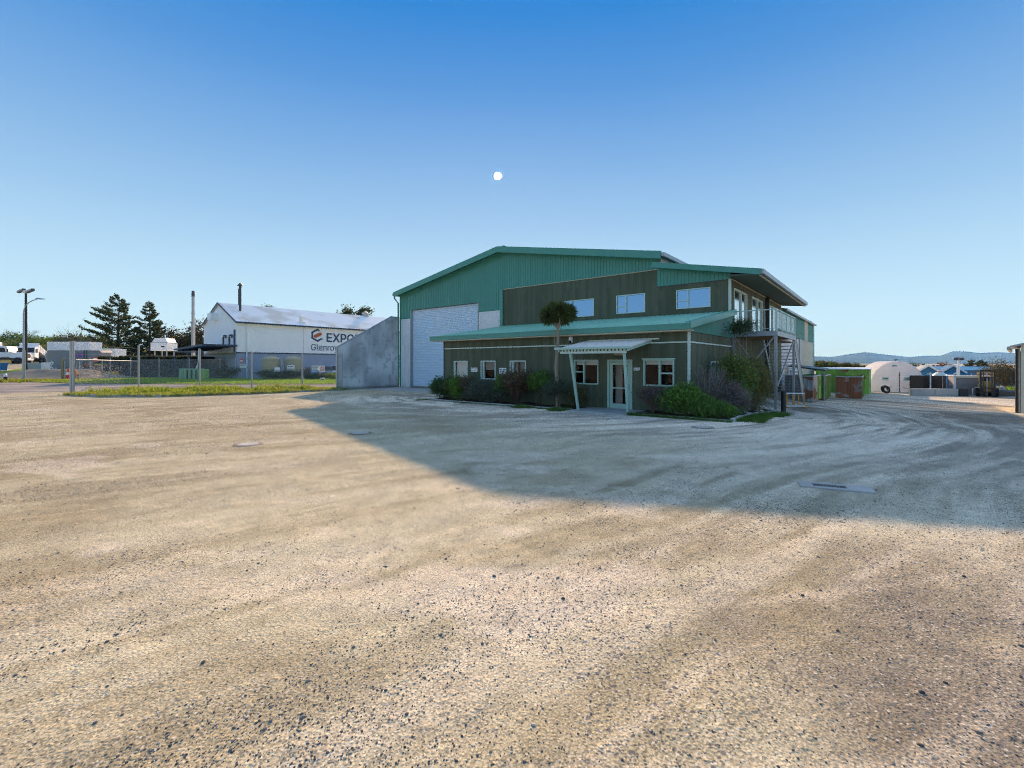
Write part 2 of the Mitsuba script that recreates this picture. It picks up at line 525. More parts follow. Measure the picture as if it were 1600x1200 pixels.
def corr_side(y0, y1, zlo, zhi, x, pitch=.2, depth=.035):
    """the same in the plane x, facing +x"""
    m = corr(y0, y1, zlo, zhi, 0, pitch, depth)
    v = m.v[0]
    m.v[0] = np.stack([x - v[:, 1], v[:, 0], v[:, 2]], 1)
    return m


def roof_sheet(x0, x1, y0, y1, z00, z10, z01, z11, across='x', pitch=.25, depth=.03, thick=.06):
    """ribbed roof over a quad: z at (x0,y0),(x1,y0),(x0,y1),(x1,y1); ribs spaced along 'across', running the other way"""
    m = Mesh()
    L_ = abs(x1 - x0) if across == 'x' else abs(y1 - y0)
    n = int(L_ / pitch)
    ts, ds = [], []
    for i in range(n):
        for t, d in ((0, 0), (.7, 0), (.76, 1), (.94, 1)):
            ts.append((i + t) / n); ds.append(d)
    ts.append(1); ds.append(0)
    v, w = [], []
    for t, d in zip(ts, ds):
        for e in (0, 1):
            tx, ty = (t, e) if across == 'x' else (e, t)
            z = z00 * (1 - tx) * (1 - ty) + z10 * tx * (1 - ty) + z01 * (1 - tx) * ty + z11 * tx * ty
            v.append((x0 + (x1 - x0) * tx, y0 + (y1 - y0) * ty, z + d * depth))
    f = [[2 * i, 2 * i + 2, 2 * i + 3, 2 * i + 1] for i in range(len(ts) - 1)]
    m.raw(v, f)
    c = [(x0, y0, z00 - thick), (x1, y0, z10 - thick), (x1, y1, z11 - thick), (x0, y1, z01 - thick)]
    t = [(x0, y0, z00 - .003), (x1, y0, z10 - .003), (x1, y1, z11 - .003), (x0, y1, z01 - .003)]
    m.raw(c + t, [[3, 2, 1, 0], [0, 1, 5, 4], [1, 2, 6, 5], [2, 3, 7, 6], [3, 0, 4, 7]])
    return m


def wall_holes(m, p0, p1, z0, z1, holes, add):
    """a wall with rectangular openings, as boxes; add(p0, p1, z0, z1) adds one box"""
    ps = sorted({p0, p1, *[h[0] for h in holes], *[h[1] for h in holes]})
    for a, b in zip(ps, ps[1:]):
        mid = (a + b) / 2
        cut = sorted((h[2], h[3]) for h in holes if h[0] < mid < h[1])
        z = z0
        for lo, hi in cut:
            if lo > z:
                add(a, b, z, lo)
            z = hi
        if z < z1:
            add(a, b, z, z1)
    return m


# office lean-to front wall with its openings
FRONT_WIN = [(-13.25, -12.16, 1.15, 2.15), (-11.16, -10.10, 1.15, 2.15), (-9.12, -8.08, 1.15, 2.15), (-5.28, -4.01, 1.05, 2.17), (-1.905, -.593, 1.06, 2.17)]
DOOR = (-3.567, -2.392, .0, 2.17)
m = Mesh()
wall_holes(m, -14.08, 0, -.3, 3.27, FRONT_WIN + [DOOR], lambda a, b, c, d: m.box(a, b, 0, .14, c, d))
wp('office_wall', m, 'm_board')
m = Mesh()
SIDE_WIN = (2.85, 4.1, 1.0, 2.1)
wall_holes(m, .14, 6.19, -1.2, 3.27, [SIDE_WIN], lambda a, b, c, d: m.box(-.14, 0, a, b, c, d))
wp('office_side_wall', m, 'm_board')
wp('office_side_wall', Mesh().box(-14.08, -13.94, .14, 6.15, -.3, 3.5), 'm_board')
m = Mesh()
m.box(-13.9, -.2, 3.2, 3.3, -.1, 3.3).box(-13.9, -.2, .15, 3.2, -.12, 0).box(-13.93, -.15, .15, 6.1, 3.24, 3.27)
for x in (-8.7, -5.9, -2.1):
    m.box(x, x + .1, .15, 3.2, 0, 3.24)
wp('office_interior', m, 'm_room')
# gable end of the lean-to
wp('office_gable_cladding', corr_side(-.3, 6.45, 3.275, lambda y: 3.44 + (y + .35) * .155, .03, .19, .035), 'm_green_steel')
m = Mesh().box(-.16, .028, -.02, 6.18, 3.28, 3.42)
wp('office_gable_backing', m, 'm_dark_steel')
# lean-to roof
R_ = wp('office_roof', roof_sheet(-14.75, .17, -.36, 6.19, 3.56, 3.56, 4.60, 4.60, 'x', .25), 'm_green_roof')
m = Mesh().box(-14.78, .20, -.50, -.362, 3.33, 3.555).box(-14.78, .2, -.515, -.502, 3.50, 3.565)
wp('gutter', m, 'm_green_steel', R_)
m = Mesh().bar((.21, -.52, 3.485), (.21, 6.52, 4.575), .03, .25)
m.bar((.12, -.50, 3.61), (.12, 6.5, 4.71), .20, .02)
wp('barge_board', m, 'm_green_steel', R_)
wp('soffit', Mesh().box(-14.75, .18, -.48, -.004, 3.272, 3.318), 'm_cream_trim', R_)
# mint trim on the office
m = Mesh().box(-14.08, -.06, -.022, -.001, 2.83, 2.885)
wp('trim_band', m, 'm_mint_pale')
m = Mesh().box(.001, .022, .06, 6.5, 2.83, 2.885)
wp('trim_band', m, 'm_mint_pale')
m = Mesh().bev(-.07, .03, -.03, .06, -.2, 3.27, .01)
wp('corner_post', m, 'm_mint_pale')
m = Mesh().bev(-14.12, -14.02, -.03, .06, -.2, 3.27, .01)
wp('corner_post', m, 'm_dark_steel')


def window(p0, p1, z0, z1, wall, bars=(), dep=.10, fr=.055, pane='m_pane', side=False, name='window', fm='m_mint', head=.0, sashes=()):
    """window or glazed door in the plane y = wall (or x = wall, facing +x, when side): frame with bars, one pane per field.
    bars: ('v', p) full height, ('h', z, pa, pb) between two uprights"""
    def bx(m, a, b, o0, o1, c, d):
        return m.box(wall + o0, wall + o1, a, b, c, d) if side else m.box(a, b, wall - o1, wall - o0, c, d)
    m = Mesh()
    bx(m, p0, p0 + fr, -dep, .025, z0, z1); bx(m, p1 - fr, p1, -dep, .025, z0, z1)
    bx(m, p0 + fr, p1 - fr, -dep, .022, z1 - fr, z1); bx(m, p0 + fr, p1 - fr, -dep, .03, z0, z0 + fr)
    for b in bars:
        if b[0] == 'v':
            bx(m, b[1] - fr * .6, b[1] + fr * .6, -dep, .018, z0 + fr, z1 - fr)
        else:
            bx(m, b[2] + .002, b[3] - .002, -dep, .016, b[1] - fr * .5, b[1] + fr * .5)
    if head:
        bx(m, p0 - head, p1 + head, .001, .05, z1, z1 + .05)
    k = wp(name, m, fm)
    vs = sorted([p0] + [b[1] for b in bars if b[0] == 'v'] + [p1])
    for a, b in zip(vs, vs[1:]):
        hs = sorted([z0] + [h[1] for h in bars if h[0] == 'h' and h[2] <= (a + b) / 2 <= h[3]] + [z1])
        for c, d in zip(hs, hs[1:]):
            o = -.05
            aa, bb = a + .01, b - .01
            v = [(wall + o, aa, c), (wall + o, bb, c), (wall + o, bb, d), (wall + o, aa, d)] if side else [(aa, wall - o, c), (bb, wall - o, c), (bb, wall - o, d), (aa, wall - o, d)]
            wp('pane', Mesh().raw(v, [[0, 1, 2, 3]]), pane, k)
    return k


w = window(*FRONT_WIN[0], 0, fm='m_mint_pale')
wp('blind', Mesh().box(-13.19, -12.22, .16, .18, 1.2, 2.1), 'm_blind', w)
for i in (1, 2):
    a, b, c, d = FRONT_WIN[i]
    w = window(a, b, c, d, 0, bars=[('v', a + .19)], fm='m_mint_pale')
    v, f = [], []
    xs = np.linspace(a + .2, b - .05, 41)
    for j, x in enumerate(xs):
        y = .19 + .03 * math.sin(j * 1.57)
        v += [(x, y, 1.65 if i == 1 else 1.1), (x, y, 2.12)]
    f = [[2 * j, 2 * j + 2, 2 * j + 3, 2 * j + 1] for j in range(40)]
    wp('curtain', Mesh().raw(v, f), 'm_curtain', w)
a, b, c, d = FRONT_WIN[3]
w = window(a, b, c, d, 0, bars=[('v', a + .52), ('h', 1.62, a, a + .52)])
wp('blind', Mesh().box(a + .05, b - .05, .16, .18, 1.93, 2.12), 'm_blind', w)
a, b, c, d = FRONT_WIN[4]
w = window(a, b, c, d, 0, bars=[('v', a + .70), ('h', 1.60, a + .70, b)], head=.05, fr=.065)
wp('blind', Mesh().box(a + .05, b - .05, .16, .18, 1.95, 2.12), 'm_blind', w)
w = window(SIDE_WIN[0], SIDE_WIN[1], SIDE_WIN[2], SIDE_WIN[3], 0, bars=[('v', 3.5)], side=True, fm='m_mint_pale', pane='m_mirror_pane')
# entrance door
a, b, c, d = DOOR
m = Mesh()
m.box(a, a + .09, -.03, .14, c, d).box(b - .09, b, -.03, .14, c, d).box(a + .09, b - .09, -.028, .14, d - .09, d)
k = wp('entrance_door', m, 'm_mint')
m = Mesh()
m.box(a + .10, a + .24, .02, .07, .03, 2.06).box(b - .24, b - .10, .02, .07, .03, 2.06).box(a + .24, b - .24, .022, .068, 1.94, 2.06).box(a + .24, b - .24, .022, .068, .03, .25).box(a + .24, b - .24, .024, .066, .90, .96)
wp('leaf_frame', m, 'm_mint', k)
for lo, hi in ((.25, .90), (.96, 1.94)):
    wp('pane', Mesh().raw([(a + .24, .045, lo), (b - .24, .045, lo), (b - .24, .045, hi), (a + .24, .045, hi)], [[0, 1, 2, 3]]), 'm_pane', k)
wp('handle', Mesh().tube([(b - .17, -.03, 1.0), (b - .17, -.05, 1.0), (b - .30, -.05, 1.0)], .012, 6).box(b - .19, b - .15, -.005, .02, .92, 1.1), 'm_zinc', k)
wp('curtain', Mesh().box(a + .22, a + .55, .35, .38, .05, 2.1), 'm_curtain', k)
wp('counter', Mesh().bev(a + .35, b - .05, 1.2, 1.9, .05, .85, .02), 'm_blind', k)

# upper storey, front
m = Mesh()
UP = [(-9.73, -7.64, 4.86, 5.92), (-6.18, -4.43, 4.87, 5.94), (-2.70, -.945, 4.90, 5.92)]
wall_holes(m, -14.75, 0, 4.2, 6.2, [(a, b, c, d) for a, b, c, d in UP], lambda a, b, c, d: m.box(a, b, 6.19, 6.35, c, d))
m.box(-14.75, -3.75, 6.19, 6.35, 6.2, 7.15)
wp('upper_wall', m, 'm_board')
for (a, b, c, d), t in zip(UP, (.55, .60, .62)):
    window(a, b, c, d, 6.19, bars=[('v', a + t), ('h', c + .42, a, a + t)], pane='m_mirror_pane', fm='m_mint_pale', fr=.05)
wp('wall_flashing', Mesh().box(-14.95, -3.7, 6.15, 6.19, 7.13, 7.17), 'm_cream_trim')
wp('wall_flashing', Mesh().box(-3.76, -.02, 6.16, 6.19, 6.18, 6.215), 'm_dark_steel')
wp('corner_post', Mesh().bev(-.09, .03, 6.15, 6.25, 4.5, 6.22, .01), 'm_mint_pale')
# annex green band below the upper roof
wp('upper_cladding', corr(-3.74, .02, 6.21, lambda x: 7.36 - (x + 3.75) * .194, 6.185, .19, .03), 'm_green_steel')
# gable cladding of the main shed
def rake(x):
    return 9.90 - abs(x + 14.79) * .179
g = corr(-26.10, -24.75, 5.735, rake, 6.18)
corr(-24.75, -17.12, 6.42, rake, 6.18, m=g); corr(-17.12, -14.98, 5.735, rake, 6.18, m=g); corr(-14.98, -3.60, 7.165, rake, 6.18, m=g)
wp('gable_cladding', g, 'm_green_steel')
wp('lower_cladding', corr(-26.10, -24.80, -.1, 5.73, 6.18), 'm_white_steel')
wp('lower_cladding', corr(-17.05, -14.98, -.1, 5.73, 6.18), 'm_white_steel')
wp('corner_flashing', Mesh().box(-15.0, -14.75, 6.10, 6.18, 4.4, 7.16).box(-26.16, -26.05, 6.13, 6.3, -.1, 7.9), 'm_green_steel')
# shell of the main shed (closed, so that it shades what lies behind it)
m = Mesh()
m.box(-26.12, -26.0, 6.3, 46, -.2, 7.86).box(-3.72, -3.6, 6.36, 46, -.2, 7.86)
m.prism([(-26.1, -.2), (-3.62, -.2), (-3.62, 7.8), (-14.86, 9.8), (-26.1, 7.8)], 45.9, 46.05)
m.box(-26.0, -17.1, 12, 12.15, 0, 7.8)
wp('shed_wall', m, 'm_white_steel')
R_ = wp('shed_roof', roof_sheet(-26.29, -14.79, 5.62, 46.2, 7.93, 9.99, 7.93, 9.99, 'y', .25), 'm_green_steel')
wp('roof_slope', roof_sheet(-14.79, -3.29, 5.62, 46.2, 9.99, 7.93, 9.99, 7.93, 'y', .25), 'm_green_steel', R_)
for s, x in ((-1, -26.29), (1, -3.29)):
    wp('barge_board', Mesh().bar((x - .02 * s, 5.59, 7.80), (-14.79, 5.59, 9.86), .05, .40, up=(0, 0, 1)), 'm_green_steel', R_)
wp('ridge_cap', Mesh().bar((-15.05, 5.6, 9.985), (-15.05, 46.2, 9.985), .55, .015, up=(.18, 0, 1)).bar((-14.53, 5.6, 9.985), (-14.53, 46.2, 9.985), .55, .015, up=(-.18, 0, 1)), 'm_green_steel', R_)
wp('rake_trim', Mesh().bar((-26.1, 6.05, 7.72), (-14.79, 6.05, 9.745), .20, .10).bar((-3.5, 6.05, 7.72), (-14.79, 6.05, 9.745), .20, .10), 'm_green_steel', R_)
wp('gutter', Mesh().box(-26.45, -26.30, 5.6, 46.2, 7.70, 7.92), 'm_green_steel', R_)
wp('gutter', Mesh().box(-3.28, -3.13, 5.6, 46.2, 7.72, 7.92), 'm_zinc', R_)
wp('downpipe', Mesh().tube([(-26.36, 5.75, 7.72), (-26.36, 5.75, 7.5), (-26.22, 6.02, 7.1), (-26.22, 6.02, .02)], .065, 8), 'm_green_steel')
# roller door
m = Mesh()
v, zz = [], np.arange(.05, 6.42, .13 / 6)
yy = 6.33 - .035 * np.sin(zz / .13 * 2 * np.pi)
for z, y in zip(zz, yy):
    v += [(-24.67, y, z), (-17.2, y, z)]
m.raw(v, [[2 * i, 2 * i + 1, 2 * i + 3, 2 * i + 2] for i in range(len(zz) - 1)])
k = wp('roller_door', m, 'm_roller')
for x in (-24.78, -17.16):
    wp('guide', Mesh().box(x, x + .10, 6.15, 6.40, -.05, 6.42), 'm_zinc', k)
wp('bottom_rail', Mesh().bev(-24.66, -17.21, 6.30, 6.37, .0, .10, .01), 'm_timber', k)
wp('head', Mesh().box(-24.7, -17.1, 6.17, 6.5, 6.40, 6.46), 'm_dark_steel', k)

# upper roof over the annex
R_ = wp('upper_roof', roof_sheet(-3.75, 1.46, 5.62, 21, 7.45, 6.44, 7.45, 6.44, 'y', .25), 'm_green_steel')
wp('barge_board', Mesh().bar((-3.80, 5.59, 7.335), (1.50, 5.59, 6.31), .05, .28), 'm_green_steel', R_)
wp('barge_board', Mesh().bar((-3.80, 21.03, 7.335), (1.50, 21.03, 6.31), .05, .28), 'm_green_steel', R_)
wp('gutter', Mesh().box(1.47, 1.60, 5.6, 21.06, 6.22, 6.43), 'm_zinc', R_)
wp('soffit', Mesh().raw([(-.02, 5.62, 6.30), (1.45, 5.62, 6.17), (1.45, 21, 6.17), (-.02, 21, 6.30), (-.02, 5.62, 6.35), (1.45, 5.62, 6.22), (1.45, 21, 6.22), (-.02, 21, 6.35)], [[3, 2, 1, 0], [4, 5, 6, 7], [0, 1, 5, 4], [1, 2, 6, 5], [2, 3, 7, 6]]), 'm_soffit', R_)
wp('soffit_trim', Mesh().box(.003, .04, 6.27, 20.4, 6.20, 6.25), 'm_cream_trim', R_)
wp('soffit_trim', Mesh().box(1.38, 1.46, 5.7, 21, 6.14, 6.168), 'm_cream_trim', R_)
# annex side wall, upper storey with glazed doors
BAL = [(6.88, 9.67, 3.62, 5.86), (10.85, 13.86, 3.62, 5.88), (15.4, 18.9, 3.62, 5.88)]
m = Mesh()
wall_holes(m, 6.35, 20.5, -1.4, 6.32, BAL, lambda a, b, c, d: m.box(-.14, 0, a, b, c, d))
m.box(-3.6, -.14, 20.36, 20.5, 3.3, 6.9)
wp('annex_wall', m, 'm_board')
for a, b, c, d in BAL:
    window(a, b, c, d, 0, bars=[('v', a + .56 * (b - a))], side=True, pane='m_bright_pane', fm='m_mint_pale', name='french_door', fr=.07)
wp('wall_column', Mesh().bev(.0, .22, 14.75, 15.0, -.9, 6.25, .01), 'm_dark_steel')
# annex, rear part of the side wall
m = Mesh().box(-.14, -.0, 20.5, 39.6, -1.4, 6.0).box(-3.6, -.14, 39.4, 39.58, -1.4, 6.5)
wp('rear_wall', m, 'm_dark_steel')
m = corr_side(20.5, 32.7, 4.17, 6.02, .012, .2); 
wp('side_cladding', m, 'm_green_steel')
wp('side_cladding', corr_side(35.0, 39.3, 4.17, 6.02, .012, .2), 'm_green_steel')
wp('skylight_panel', corr_side(32.7, 35.0, 4.17, 6.02, .012, .2), 'm_cream_steel')
wp('lower_side_cladding', corr_side(30.2, 38.9, -1.2, 4.15, .012, .2), 'm_cream_steel')
wp('lower_side_cladding', corr_side(20.5, 23.4, -1.2, 4.15, .012, .2), 'm_white_steel')
wp('corner_post', Mesh().box(.0, .1, 38.9, 39.65, -1.3, 6.04), 'm_green_steel')
wp('wall_column', Mesh().box(.0, .12, 29.1, 30.2, -1.2, 4.16), 'm_zinc')
v, zz = [], np.arange(-.95, 4.12, .12 / 4)
xx = .03 + .02 * np.sin(zz / .12 * 2 * np.pi)
for z, x in zip(zz, xx):
    v += [(x, 23.45, z), (x, 29.05, z)]
wp('roller_door', Mesh().raw(v, [[2 * i, 2 * i + 1, 2 * i + 3, 2 * i + 2] for i in range(len(zz) - 1)]), 'm_white_steel')
wp('annex_roof', roof_sheet(-3.62, .16, 20.9, 39.8, 6.85, 6.10, 6.85, 6.10, 'y', .25), 'm_zinc')
wp('annex_gutter', Mesh().box(.165, .30, 21.1, 39.8, 5.95, 6.11), 'm_zinc')

# entrance canopy
Wc = Mesh()
def slab_roof(x0, x1, y0, y1, z0, z1, t):
    return [(x, y, z + dz) for x in (x0, x1) for (y, z) in ((y0, z0), (y1, z1)) for dz in (0, t)]
C_ = wp('canopy', roof_sheet(-4.72, -1.50, -2.32, -.03, 2.60, 2.60, 3.0, 3.0, 'x', .15, .04, .015), 'm_canopy_sheet')
wp('edge_beam', Mesh().bev(-4.80, -1.42, -2.40, -2.325, 2.565, 2.665, .012), 'm_mint', C_)
wp('edge_beam', Mesh().bev(-4.60, -1.62, -2.26, -2.18, 2.40, 2.49, .01), 'm_mint_pale', C_)
for x in (-4.64, -1.56):
    wp('rafter', Mesh().bar((x, -2.30, 2.53), (x, .0, 2.93), .05, .11), 'm_mint', C_)
wp('purlin', Mesh().box(-4.5, -1.2, -.10, -.025, 2.99, 3.05), 'm_mint_pale', C_)
for i in range(19):
    x = -4.5 + i * .155
    wp('fascia_slat', Mesh().bar((x, -2.22, 2.49), (x, -2.22, 2.585), .085, .03, up=(0, 1, 0)), 'm_mint_pale', C_)
for x0, x1 in ((-4.10, -4.15), (-1.85, -1.75)):
    wp('post', Mesh().bar((x0, -1.6, .02), (x1, -2.15, 2.44), .09, .09, up=(0, 1, 0)), 'm_mint', C_)

# balcony on the right-hand side
def gl(a, b):
    return float(gz(7.005 + a * .7792 + b * .6264, 18.41 - a * .6268 + b * .7794))
B_ = wp('balcony', Mesh().box(.02, 1.97, 6.5, 12.2, 3.50, 3.58).box(.02, .8, 12.2, 19.2, 3.50, 3.58), 'm_timber')
wp('fascia_beam', Mesh().box(.0, 1.99, 6.44, 6.5, 3.33, 3.56).box(1.97, 2.03, 6.44, 12.2, 3.33, 3.56), 'm_zinc', B_)
wp('joist', Mesh().box(.05, 1.95, 8.3, 8.36, 3.30, 3.50).box(.05, 1.95, 10.2, 10.26, 3.30, 3.50), 'm_timber', B_)
for a, b in ((.08, 6.55), (1.93, 6.55), (1.93, 12.1)):
    z = gl(a, b)
    wp('post', Mesh().box(a - .06, a + .06, b - .06, b + .06, z - .1, 3.33), 'm_zinc', B_)
wp('brace', Mesh().bar((.14, 6.55, 3.30), (1.0, 6.55, 2.05), .05, .09, up=(0, 1, 0)), 'm_zinc', B_)
wp('brace', Mesh().bar((1.88, 6.55, 3.30), (.9, 6.55, 1.95), .05, .09, up=(0, 1, 0)), 'm_zinc', B_)
wp('brace', Mesh().bar((1.93, 12.05, 3.30), (1.93, 7.0, .9), .05, .09), 'm_zinc', B_)
for pts in (((.05, 6.5), (1.97, 6.5)), ((1.97, 6.5), (1.97, 12.2))):
    (a0, b0), (a1, b1) = pts
    wp('handrail', Mesh().tube([(a0, b0, 4.60), (a1, b1, 4.60)], .028, 8), 'm_mint_pale', B_)
    wp('bottom_rail', Mesh().tube([(a0, b0, 3.68), (a1, b1, 3.68)], .016, 6), 'm_mint_pale', B_)
for i in range(9):
    a = .25 + i * .205
    wp('baluster', Mesh().tube([(a, 6.5, 3.68), (a, 6.5, 4.60)], .011, 5), 'm_mint_pale', B_)
wp('rail_post', Mesh().box(1.93, 2.01, 6.46, 6.54, 3.56, 4.62), 'm_mint_pale', B_)
for i in range(4):
    b = 8.0 + i * 1.4
    wp('rail_post', Mesh().box(1.95, 2.0, b - .025, b + .025, 3.56, 4.60), 'm_mint_pale', B_)
for i in range(4):
    b0, b1 = ((6.6, 7.95), (8.05, 9.35), (9.45, 10.75), (10.85, 12.15))[i]
    wp('glass_panel', Mesh().raw([(1.975, b0, 3.72), (1.975, b1, 3.72), (1.975, b1, 4.52), (1.975, b0, 4.52)], [[0, 1, 2, 3]]), 'm_pane', B_)
    for j in range(3):
        b = b0 + (b1 - b0) * (j + 1) / 4
        wp('baluster', Mesh().tube([(1.99, b, 3.68), (1.99, b, 4.60)], .008, 5), 'm_mint_pale', B_)
# steel stair going down from the balcony towards the back
S_ = wp('stair', Mesh().bar((.36, 12.2, 3.45), (.36, 16.2, -.35), .05, .24).bar((1.90, 12.2, 3.45), (1.90, 16.2, -.35), .05, .24), 'm_zinc')
for i in range(20):
    t = (i + .5) / 20
    y, z = 12.2 + 4.0 * t, 3.5 - 3.85 * t
    wp('tread', Mesh().bev(.39, 1.87, y - .13, y + .13, z - .02, z + .02, .006), 'm_zinc', S_)
for x in (.36, 1.90):
    wp('handrail', Mesh().tube([(x, 12.2, 4.55), (x, 16.2, .70), (x, 16.2, -.4)], .024, 7), 'm_zinc', S_)
    if x > 1:
        wp('side_sheet', Mesh().bar((x, 12.25, 3.98), (x, 16.15, .21), .012, .62), 'm_stair_sheet', S_)

# site concrete
SL = lambda name, mesh, **kw: setting(name, mesh, 'm_concrete', xf=SITE, **kw)
SL('entrance_slab', Mesh().bev(-4.42, -1.75, -2.12, -.005, -.2, .035, .01))
SL('door_apron', Mesh().bev(-26.0, -14.1, 2.4, 6.12, -.2, .015, .01))
k = SL('kerb', Mesh().bev(-13.95, -4.45, -1.60, -1.48, -.2, .05, .015))
m = Mesh()
for lo, hi in ((-1.72, -.4), (-.38, .8), (.82, 2.0)):
    m.bev(lo, hi, -1.60, -1.48, -.25, .055 + .01 * (hi % .5), .015)
SL('kerb', m)
m = Mesh()
for i in range(6):
    y0, y1 = -1.6 + i * 1.33, -1.6 + (i + 1) * 1.33 - .015
    z0 = gl(2.2, (y0 + y1) / 2)
    m.bev(1.88, 2.02, y0, y1, z0 - .3, z0 + .12, .02)
SL('kerb', m)
n = 30
v, f = [], []
for ya in np.linspace(-1.48, 6.4, n):
    for xa in (.0, .7, 1.4, 1.9):
        v.append((xa, ya, gl(1.9, ya) + .05 + .05 * math.sin(xa * 5 + ya * 3)))
f = [[i * 4 + j, i * 4 + j + 1, (i + 1) * 4 + j + 1, (i + 1) * 4 + j] for i in range(n - 1) for j in range(3)]
m = Mesh().raw(v, f)
for x0, x1 in ((-13.95, -4.45), (-1.74, .0)):
    xs = np.linspace(x0, x1, 40)
    v = [(x, y, .02 + .05 * math.sin(x * 3 + y * 5)) for x in xs for y in (-1.48, -1.0, -.5, .0)]
    m.raw(v, [[i * 4 + j, (i + 1) * 4 + j, (i + 1) * 4 + j + 1, i * 4 + j + 1] for i in range(39) for j in range(3)])
setting('garden_soil', m, 'm_soil', xf=SITE)

# sloping precast concrete wall beside the roller door
m = Mesh().prism([(.42, -.3), (6.12, -.3), (6.12, 5.95), (5.4, 5.95), (.42, 3.2)], -26.36, -26.19, 'x')
solo('concrete_wall', m, 'm_concrete_wall', 'stained grey concrete panel wall with a sloping top beside the roller door', 'wall', xf=SITE)
k = 'concrete_wall'
put('edge_angle', Mesh().box(-26.37, -26.18, .36, .417, -.1, 3.22).bar((-26.275, .36, 3.235), (-26.275, 5.4, 5.98), .19, .03), 'm_zinc', k, SITE)
# small things fixed to the front wall
k = thing('security_camera', 'white dome security camera under the office eave', 'camera')
put('housing', Mesh().bev(-5.50, -5.32, -.14, -.002, 2.97, 3.26, .03), 'm_white_paint', k, SITE)
put('lens', Mesh().raw(np.array(icosphere(2, .065).vertices) + [-5.41, -.14, 3.02], icosphere(2, .065).faces), 'm_black', k, SITE, smooth=True)
solo('wall_light', Mesh().bev(-3.2, -2.75, -.12, -.002, 2.36, 2.50, .03), 'm_cream_trim', 'cream bulkhead light on the wall above the glazed entrance door', 'light', xf=SITE)
def notice(a0, a1, z0, z1, label, rows):
    k = thing('wall_sign', label, 'sign', 'white notices on the office front')
    put('plate', Mesh().bev(a0, a1, -.016, -.003, z0, z1, .004), 'm_white_paint', k, SITE)
    h = (z1 - z0) / (rows * 2 + 1)
    m = Mesh()
    for i in range(rows):
        z = z1 - h * (2 * i + 1.7)
        for j in range(7):
            x = a0 + (a1 - a0) * (.1 + .115 * j)
            if (i + j) % 4 < 3:
                m.box(x, x + (a1 - a0) * .085, -.019, -.0165, z, z + h * .75)
    put('print', m, 'm_navy', k, SITE)
notice(-11.91, -11.42, 1.53, 1.77, 'small white notice between the first and second office windows from the roller door', 2)
notice(-9.86, -9.37, 1.47, 1.77, 'small white notice between the second and third office windows from the roller door', 2)
notice(-2.33, -2.06, 1.70, 1.83, 'small white notice on the wall just right of the entrance door', 1)


# ================================================================ left: road, verge, fences, factory, yard
RD = 'm_road'
setting('road', ribbon([(-190, 74), (-100, 66.5), (-70, 58), (-52, 49.5), (-42, 45.5), (-30, 44.3), (6, 44.3)], [(-190, 58), (-100, 52), (-62, 42), (-45, 33), (-34, 31), (-27, 37.9), (6, 37.9)], .004, 120), RD)
setting('lawn', ribbon([(-74, 72), (-58, 66), (-40, 62.5), (-12, 64), (4, 64)], [(-70, 58.6), (-52, 50.2), (-42, 46.2), (-30, 45.0), (6, 45.0)], .05, 90), 'm_turf')
setting('verge', ribbon([(-27.6, 36.4), (-23, 36.6), (-18, 36.8), (-13, 37), (-12.5, 37)], [(-27.4, 29.1), (-24, 27.9), (-20.8, 28.0), (-17, 30.6), (-12.7, 34.9)], .09, 60), 'm_turf')
setting('road_kerb', ribbon([(-70, 58.5), (-52, 50.1), (-42, 46.1), (-30, 44.9), (6, 44.9)], [(-70, 58.3), (-52, 49.9), (-42, 45.9), (-30, 44.7), (6, 44.7)], .08, 90), 'm_concrete')
m = Mesh()
kp = [(-28.3, 30.3), (-27.4, 28.9), (-24, 27.7), (-20.8, 27.8), (-17, 30.4), (-12.7, 34.7)]
for p, q_ in zip(kp, kp[1:]):
    m.bar((p[0], p[1], .03), (q_[0], q_[1], .03), .16, .22)
setting('verge_kerb', m, 'm_concrete')


def post(x, y, z0, z1, r, m='m_zinc', name='post', parent=None, xf=None):
    return put(name, Mesh().cyl(x, y, z0, z1, r, 10).cyl(x, y, z1, z1 + .03, r * 1.15, 10), m, parent, xf)


def chain(p, q, z0, z1, cell=.07, r=.0022):
    """chain-link netting between two points: two families of slanting wires"""
    p, q = np.array(p, float), np.array(q, float)
    Ln = np.linalg.norm(q - p)
    d = (q - p) / Ln
    h = z1 - z0
    m = Mesh()
    o = np.array([-d[1], d[0]])
    V, Fc = [], []
    for sgn in (1, -1):
        for s in np.arange(-h, Ln, cell):
            a, b = max(s, 0), min(s + h, Ln)
            if b <= a:
                continue
            za, zb = a - s, b - s
            if sgn < 0:
                za, zb = h - za, h - zb
            P0, P1 = p + d * a, p + d * b
            n = len(V)
            for P_, z in ((P0, za), (P1, zb)):
                for du, dn in ((1, 0), (-.5, .87), (-.5, -.87)):
                    V.append((P_[0] + o[0] * dn * r, P_[1] + o[1] * dn * r, z0 + z + du * r))
            for j in range(3):
                k = (j + 1) % 3
                Fc.append([n + j, n + k, n + 3 + k, n + 3 + j])
    return m.raw(V, Fc)


